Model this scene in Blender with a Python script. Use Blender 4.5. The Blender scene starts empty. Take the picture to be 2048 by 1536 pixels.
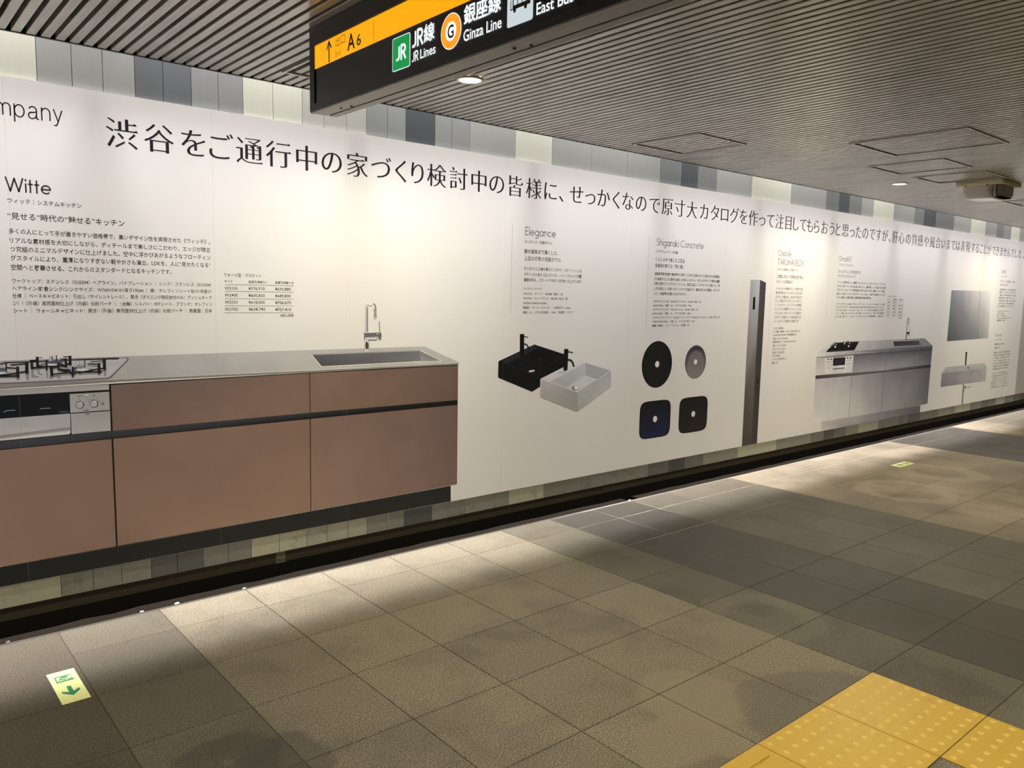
import bpy, bmesh, math, random
from mathutils import Vector, Matrix
from mathutils.geometry import delaunay_2d_cdt
random.seed(7)
S = bpy.context.scene
COL = S.collection
PI = math.pi

# ------------------------------------------------------------------ camera
cam = bpy.data.cameras.new('camera')
camo = bpy.data.objects.new('camera', cam); COL.objects.link(camo)
cam.sensor_fit = 'HORIZONTAL'; cam.sensor_width = 36.0
cam.lens = 1576.118 / 2048 * 36.0
cam.clip_start = 0.02; cam.clip_end = 200
_F = Vector((0.6418334, 0.7581989, -0.1148228)); _R = Vector((0.7645725, -0.6442343, 0.0197738)); _U = Vector((0.0589803, 0.1004818, 0.9931892))
camo.matrix_world = Matrix(((_R.x, _U.x, -_F.x, 0), (_R.y, _U.y, -_F.y, 0), (_R.z, _U.z, -_F.z, 1.41574), (0, 0, 0, 1)))
S.camera = camo
# ------------------------------------------------------------------ world, exposure
w = bpy.data.worlds.new('world'); S.world = w; w.use_nodes = True
w.node_tree.nodes['Background'].inputs[0].default_value = (0.75, 0.72, 0.66, 1)
w.node_tree.nodes['Background'].inputs[1].default_value = 0.16
S.view_settings.view_transform = 'Standard'; S.view_settings.look = 'None'
S.view_settings.gamma = 1.0; S.view_settings.use_curve_mapping = False
S.view_settings.exposure = 0.08
WALL_Y = 3.72; POSTER_Y = 3.70; CEIL_Z = 2.33; EDGE_Y = 3.50; FLOOR_Y = 3.533
TUBE_SPREAD = 105
FOCUS_W = 7.0
TUBE_W = 4.3        # watts per metre of cove tube
TUBE_COL = (1.0, 0.96, 0.985)
REAR_W = 14.0
DOWN_W = 13.0        # watts per recessed downlight
DOWN_COL = (1.0, 0.90, 0.62)

# ------------------------------------------------------------------ helpers
def link(o, parent=None):
    COL.objects.link(o)
    if parent is not None: o.parent = parent
    return o
def mesh_obj(name, verts, faces, mat, parent=None, smooth=False):
    me = bpy.data.meshes.new(name); me.from_pydata(verts, [], faces); me.update()
    if mat is not None:
        for m in (mat if isinstance(mat, (list, tuple)) else [mat]): me.materials.append(m)
    if smooth:
        for p in me.polygons: p.use_smooth = True
    return link(bpy.data.objects.new(name, me), parent)
def bm_obj(name, bm, mat, parent=None, smooth=False):
    me = bpy.data.meshes.new(name); bm.to_mesh(me); bm.free()
    for m in (mat if isinstance(mat, (list, tuple)) else [mat]): me.materials.append(m)
    if smooth:
        for p in me.polygons: p.use_smooth = True
    return link(bpy.data.objects.new(name, me), parent)
def add_box(bm, x0, x1, y0, y1, z0, z1):
    v = [bm.verts.new(p) for p in ((x0,y0,z0),(x1,y0,z0),(x1,y1,z0),(x0,y1,z0),(x0,y0,z1),(x1,y0,z1),(x1,y1,z1),(x0,y1,z1))]
    for f in ((3,2,1,0),(4,5,6,7),(0,1,5,4),(1,2,6,5),(2,3,7,6),(3,0,4,7)): bm.faces.new([v[i] for i in f])
def box(name, x0, x1, y0, y1, z0, z1, mat, parent=None, bevel=0):
    bm = bmesh.new(); add_box(bm, x0, x1, y0, y1, z0, z1)
    if bevel: bmesh.ops.bevel(bm, geom=bm.edges[:], offset=bevel, segments=2, affect='EDGES', profile=0.6)
    return bm_obj(name, bm, mat, parent)
def add_cyl(bm, c, r0, r1, z0, z1, n=32, cap0=True, cap1=True):
    a = [bm.verts.new((c[0]+r0*math.cos(2*PI*i/n), c[1]+r0*math.sin(2*PI*i/n), z0)) for i in range(n)]
    b = [bm.verts.new((c[0]+r1*math.cos(2*PI*i/n), c[1]+r1*math.sin(2*PI*i/n), z1)) for i in range(n)]
    for i in range(n): bm.faces.new((a[i], a[(i+1)%n], b[(i+1)%n], b[i]))
    if cap0: bm.faces.new(a[::-1])
    if cap1: bm.faces.new(b)
def empty(name, loc, label=None, cat=None, group=None, kind=None):
    o = bpy.data.objects.new(name, None); o.location = loc; o.empty_display_size = 0.1; COL.objects.link(o)
    return tag(o, label, cat, group, kind)
def tag(o, label=None, cat=None, group=None, kind=None):
    if label: o['label'] = label
    if cat: o['category'] = cat
    if group: o['group'] = group
    if kind: o['kind'] = kind
    return o
def keep(o, parent):            # parent a part built in world coordinates to an Empty elsewhere
    o.parent = parent; o.matrix_parent_inverse = Matrix.Translation(parent.location).inverted(); return o

# ------------------------------------------------------------------ materials
def nt(name):
    m = bpy.data.materials.new(name); m.use_nodes = True
    return m, m.node_tree, m.node_tree.nodes, m.node_tree.links, m.node_tree.nodes['Principled BSDF']
def simple(name, col, rough=0.5, metal=0.0, spec=0.5, emit=None, estr=0):
    m, t, n, l, b = nt(name)
    b.inputs['Base Color'].default_value = (*col, 1); b.inputs['Roughness'].default_value = rough
    b.inputs['Metallic'].default_value = metal; b.inputs['Specular IOR Level'].default_value = spec
    if emit: b.inputs['Emission Color'].default_value = (*emit, 1); b.inputs['Emission Strength'].default_value = estr
    return m
def math_(n, l, op, a, b_=None, c=None):
    x = n.new('ShaderNodeMath'); x.operation = op
    for i, v in enumerate((a, b_, c)):
        if v is None: continue
        if isinstance(v, (int, float)): x.inputs[i].default_value = v
        else: l.new(v, x.inputs[i])
    return x.outputs[0]
def mixc(n, l, f, a, b_, mode='MIX'):
    x = n.new('ShaderNodeMix'); x.data_type = 'RGBA'; x.blend_type = mode
    for i, v in ((0, f), (6, a), (7, b_)):
        if isinstance(v, (int, float)): x.inputs[i].default_value = v
        elif isinstance(v, tuple): x.inputs[i].default_value = (*v, 1)
        else: l.new(v, x.inputs[i])
    return x.outputs[2]
def noise(n, l, vec, scale, detail=2, rough=0.5):
    x = n.new('ShaderNodeTexNoise'); x.inputs['Scale'].default_value = scale
    x.inputs['Detail'].default_value = detail; x.inputs['Roughness'].default_value = rough
    l.new(vec, x.inputs['Vector']); return x.outputs[0]
def maprange(n, l, v, a, b_, c=0.0, d=1.0):
    x = n.new('ShaderNodeMapRange'); x.interpolation_type = 'SMOOTHSTEP'
    l.new(v, x.inputs[0])
    for i, q in ((1, a), (2, b_), (3, c), (4, d)): x.inputs[i].default_value = q
    return x.outputs[0]
def bump(n, l, b, h, strength, dist=0.002):
    x = n.new('ShaderNodeBump'); x.inputs['Strength'].default_value = strength; x.inputs['Distance'].default_value = dist
    l.new(h, x.inputs['Height']); l.new(x.outputs[0], b.inputs['Normal'])

def granite(name, base, speck, rough, stain=0.35, dust=0.0):
    m, t, n, l, b = nt(name)
    g = n.new('ShaderNodeNewGeometry').outputs['Position']
    oi = n.new('ShaderNodeObjectInfo').outputs['Random']
    fine = noise(n, l, g, 195, 3, 0.9); mid = noise(n, l, g, 170, 2, 0.7); big = noise(n, l, g, 2.3, 4, 0.6); big2 = noise(n, l, g, 0.9, 3, 0.5)
    f = maprange(n, l, fine, 0.41, 0.59)
    dark = tuple(c * (1 - speck) for c in base); light = tuple(min(1, c * (1 + speck)) for c in base)
    c = mixc(n, l, f, dark, light)
    c = mixc(n, l, maprange(n, l, mid, 0.58, 0.66, 0, 0.85), c, tuple(x * 2.1 for x in base))
    c = mixc(n, l, maprange(n, l, mid, 0.43, 0.34, 0, 0.8), c, tuple(x * 0.45 for x in base))
    c = mixc(n, l, maprange(n, l, big, 0.46, 0.70, 0, stain), c, (0.035, 0.030, 0.020))
    if dust: c = mixc(n, l, maprange(n, l, big2, 0.48, 0.64, 0, dust), c, (0.42, 0.34, 0.25))
    hsv = n.new('ShaderNodeHueSaturation'); l.new(c, hsv.inputs['Color'])
    l.new(math_(n, l, 'MULTIPLY_ADD', oi, 0.20, 0.90), hsv.inputs['Value'])
    c = hsv.outputs[0]
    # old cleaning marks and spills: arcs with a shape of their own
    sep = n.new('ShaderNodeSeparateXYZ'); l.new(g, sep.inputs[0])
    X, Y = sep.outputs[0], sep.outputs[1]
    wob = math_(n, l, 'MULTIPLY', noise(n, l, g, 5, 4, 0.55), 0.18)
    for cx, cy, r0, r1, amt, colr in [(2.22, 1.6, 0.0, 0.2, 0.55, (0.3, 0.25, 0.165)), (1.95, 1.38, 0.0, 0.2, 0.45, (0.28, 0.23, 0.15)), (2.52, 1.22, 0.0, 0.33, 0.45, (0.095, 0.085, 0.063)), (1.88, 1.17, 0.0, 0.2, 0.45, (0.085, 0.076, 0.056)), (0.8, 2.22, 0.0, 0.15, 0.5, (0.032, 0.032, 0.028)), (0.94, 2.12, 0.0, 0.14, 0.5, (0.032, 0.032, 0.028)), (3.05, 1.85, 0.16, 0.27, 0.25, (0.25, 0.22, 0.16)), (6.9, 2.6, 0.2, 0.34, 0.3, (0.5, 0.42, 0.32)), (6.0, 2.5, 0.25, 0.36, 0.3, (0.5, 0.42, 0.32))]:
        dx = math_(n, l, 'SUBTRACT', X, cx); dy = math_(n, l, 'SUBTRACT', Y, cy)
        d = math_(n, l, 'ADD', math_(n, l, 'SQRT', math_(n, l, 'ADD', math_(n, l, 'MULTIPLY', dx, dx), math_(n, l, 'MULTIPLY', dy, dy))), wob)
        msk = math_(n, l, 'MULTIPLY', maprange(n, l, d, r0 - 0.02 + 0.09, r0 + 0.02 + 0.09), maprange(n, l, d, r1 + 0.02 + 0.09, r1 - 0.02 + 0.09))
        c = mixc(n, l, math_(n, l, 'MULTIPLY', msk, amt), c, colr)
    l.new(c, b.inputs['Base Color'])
    rr = math_(n, l, 'MULTIPLY_ADD', big, 0.25, rough - 0.12); l.new(rr, b.inputs['Roughness'])
    b.inputs['Specular IOR Level'].default_value = 0.5
    bump(n, l, b, fine, 0.6, 0.0018)
    return m
M = {}
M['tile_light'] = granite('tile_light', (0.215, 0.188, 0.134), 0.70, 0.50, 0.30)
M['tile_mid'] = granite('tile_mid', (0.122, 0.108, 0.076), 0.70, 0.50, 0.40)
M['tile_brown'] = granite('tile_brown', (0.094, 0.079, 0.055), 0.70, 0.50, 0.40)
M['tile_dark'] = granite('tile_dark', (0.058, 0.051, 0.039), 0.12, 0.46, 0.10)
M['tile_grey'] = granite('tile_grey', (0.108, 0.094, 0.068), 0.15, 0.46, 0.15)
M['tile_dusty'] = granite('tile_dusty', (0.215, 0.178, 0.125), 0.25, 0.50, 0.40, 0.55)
def grout():
    m, t, n, l, b = nt('grout')
    g = n.new('ShaderNodeNewGeometry').outputs['Position']; sep = n.new('ShaderNodeSeparateXYZ'); l.new(g, sep.inputs[0])
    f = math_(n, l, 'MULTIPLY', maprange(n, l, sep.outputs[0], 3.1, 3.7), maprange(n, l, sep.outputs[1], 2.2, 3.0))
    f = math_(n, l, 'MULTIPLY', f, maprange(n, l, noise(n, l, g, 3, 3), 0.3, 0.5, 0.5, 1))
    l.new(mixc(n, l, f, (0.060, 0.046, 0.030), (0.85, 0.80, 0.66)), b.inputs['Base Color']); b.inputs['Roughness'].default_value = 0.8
    return m
M['grout'] = grout()
def yellow():
    m, t, n, l, b = nt('tactile_yellow')
    g = n.new('ShaderNodeNewGeometry').outputs['Position']
    mp = n.new('ShaderNodeMapping'); l.new(g, mp.inputs[0]); mp.inputs['Scale'].default_value = (3, 30, 3)
    s = noise(n, l, mp.outputs[0], 1.5, 4, 0.7)
    c = mixc(n, l, maprange(n, l, s, 0.5, 0.72, 0, 0.35), (0.69, 0.445, 0.062), (0.58, 0.34, 0.035))
    c = mixc(n, l, maprange(n, l, noise(n, l, g, 12, 4), 0.55, 0.75, 0, 0.3), c, (0.50, 0.27, 0.04))
    l.new(c, b.inputs['Base Color']); b.inputs['Roughness'].default_value = 0.38
    bump(n, l, b, noise(n, l, g, 120, 2), 0.15, 0.001)
    return m
M['yellow'] = yellow()
M['dome'] = simple('tactile_dome_worn_lit', (0.84, 0.60, 0.14), 0.28)  # worn tops; their lit look is also put into this lighter colour
def panelmat(name, col):
    m, t, n, l, b = nt(name)
    g = n.new('ShaderNodeNewGeometry').outputs['Position']
    mp = n.new('ShaderNodeMapping'); l.new(g, mp.inputs[0]); mp.inputs['Scale'].default_value = (60, 60, 1.0)
    s = noise(n, l, mp.outputs[0], 2.0, 3, 0.6)
    grime = noise(n, l, g, 9, 4, 0.7)
    sep = n.new('ShaderNodeSeparateXYZ'); l.new(g, sep.inputs[0])
    low = maprange(n, l, sep.outputs[2], 0.5, 0.1)
    gr = math_(n, l, 'MULTIPLY', maprange(n, l, grime, 0.55, 0.72, 0, 0.35), low)
    c = mixc(n, l, maprange(n, l, s, 0.3, 0.7, 0, 0.12), col, tuple(x * 0.8 for x in col))
    c = mixc(n, l, gr, c, (0.12, 0.10, 0.06))
    l.new(c, b.inputs['Base Color']); b.inputs['Roughness'].default_value = 0.32
    b.inputs['Specular IOR Level'].default_value = 0.35
    return m
TONE = {'c': (0.61, 0.62, 0.51), 'l': (0.48, 0.48, 0.42), 'm': (0.33, 0.34, 0.31), 'g': (0.27, 0.28, 0.27), 'd': (0.145, 0.155, 0.158), 'k': (0.085, 0.094, 0.098), 'e': (0.19, 0.20, 0.195)}
PM = {k: panelmat('panel_' + k, v) for k, v in TONE.items()}
def canvas(name, col):
    m, t, n, l, b = nt(name)
    g = n.new('ShaderNodeNewGeometry').outputs['Position']
    mp = n.new('ShaderNodeMapping'); l.new(g, mp.inputs[0]); mp.inputs['Scale'].default_value = (1.0, 1.0, 3.0)
    s = noise(n, l, mp.outputs[0], 160, 2, 0.6)
    b.inputs['Base Color'].default_value = (*col, 1); b.inputs['Roughness'].default_value = 0.55
    b.inputs['Specular IOR Level'].default_value = 0.3
    bump(n, l, b, s, 0.25, 0.0008)
    return m
M['paper'] = canvas('poster_paper', (0.80, 0.785, 0.745))
M['paper2'] = canvas('poster_paper_mauve', (0.46, 0.42, 0.385))
M['seam'] = simple('poster_seam', (0.80, 0.78, 0.74), 0.5); M['seam'].node_tree.nodes['Principled BSDF'].inputs['Alpha'].default_value = 0.22
M['ink'] = simple('poster_ink', (0.012, 0.010, 0.014), 0.5, spec=0.3)
M['inkgrey'] = simple('poster_ink_grey', (0.035, 0.032, 0.030), 0.5, spec=0.3)
M['rule'] = simple('poster_hairline', (0.22, 0.21, 0.19), 0.5)
def printmat():
    m, t, n, l, b = nt('poster_print')
    a = n.new('ShaderNodeVertexColor'); a.layer_name = 'Col'
    g = n.new('ShaderNodeNewGeometry').outputs['Position']
    s = noise(n, l, g, 4.5, 3, 0.55)
    c = mixc(n, l, maprange(n, l, s, 0.35, 0.7, 0, 0.10), a.outputs[0], (0.02, 0.02, 0.02))
    l.new(c, b.inputs['Base Color']); b.inputs['Roughness'].default_value = 0.5; b.inputs['Specular IOR Level'].default_value = 0.3
    return m
M['print'] = printmat()
def slatmat():
    m, t, n, l, b = nt('ceiling_slat_paint')
    g = n.new('ShaderNodeNewGeometry').outputs['Position']
    mp = n.new('ShaderNodeMapping'); l.new(g, mp.inputs[0]); mp.inputs['Scale'].default_value = (8, 1.0, 8)
    s = noise(n, l, mp.outputs[0], 2.2, 4, 0.6)
    l.new(mixc(n, l, maprange(n, l, s, 0.4, 0.7), (0.48, 0.455, 0.43), (0.36, 0.34, 0.315)), b.inputs['Base Color'])
    b.inputs['Roughness'].default_value = 0.24; b.inputs['Metallic'].default_value = 0.35
    return m
M['slat'] = slatmat()
M['black'] = simple('black_void', (0.010, 0.009, 0.009), 0.7)
M['darkmetal'] = simple('dark_metal_edge', (0.045, 0.040, 0.040), 0.45, 0.5)
M['plinth'] = simple('recessed_plinth', (0.12, 0.098, 0.068), 0.7)
M['gutter'] = simple('gutter_stone', (0.012, 0.009, 0.006), 0.9, spec=0.1)
M['gutterlip'] = simple('gutter_lip_steel', (0.05, 0.047, 0.04), 0.6)
M['white'] = simple('white_paint', (0.75, 0.74, 0.70), 0.6)
M['plaster'] = simple('corridor_plaster', (0.32, 0.29, 0.25), 0.7)
M['signblack'] = simple('sign_housing_black', (0.018, 0.018, 0.019), 0.42)
M['signface'] = simple('sign_face_black', (0.012, 0.012, 0.013), 0.25)
M['alu'] = simple('sign_rail_aluminium', (0.27, 0.255, 0.24), 0.42, 0.35)
M['lamp'] = simple('downlight_lens', (1, 1, 1), 0.5, emit=(1.0, 0.90, 0.70), estr=14)
M['trimring'] = simple('downlight_ring', (0.50, 0.46, 0.42), 0.35, 0.3)
M['tube'] = simple('fluorescent_tube', (1, 1, 1), 0.5, emit=(1.0, 0.97, 0.95), estr=3)
M['beige'] = simple('beige_plate', (0.72, 0.64, 0.44), 0.5)
M['frost'] = simple('frosted_cover', (0.60, 0.56, 0.56), 0.18, spec=0.6)
M['frost_shaded'] = simple('frosted_cover_shaded', (0.27, 0.25, 0.25), 0.22)  # frosted cover again, with the shade put into a darker colour
M['glow'] = simple('sticker_luminous_yellow', (0.90, 0.93, 0.42), 0.45, emit=(0.80, 0.85, 0.32), estr=0.10)
M['green'] = simple('sticker_green', (0.045, 0.30, 0.14), 0.5)
M['greenlabel'] = simple('green_label', (0.34, 0.42, 0.27), 0.6)
M['scrap'] = simple('paper_scrap', (0.75, 0.74, 0.72), 0.7)
def backlit(name, col, s): return simple(name, tuple(c * 0.3 for c in col), 0.4, emit=col, estr=s)
M['sy'] = backlit('sign_yellow_backlit', (1.0, 0.42, 0.0), 0.95)
M['sw'] = backlit('sign_white_backlit', (0.90, 0.95, 0.97), 1.0)
M['sgrey'] = backlit('sign_pale_grey_backlit', (0.55, 0.62, 0.66), 1.0)
M['sg'] = backlit('sign_green_backlit', (0.0, 0.27, 0.055), 1.0)
M['so'] = backlit('sign_orange_backlit', (1.0, 0.33, 0.012), 1.0)
M['sk'] = simple('sign_black_print', (0.03, 0.018, 0.006), 0.4)
M['sf'] = simple('sign_faded_print', (0.12, 0.05, 0.005), 0.4, emit=(0.45, 0.15, 0.0), estr=0.35)

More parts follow.
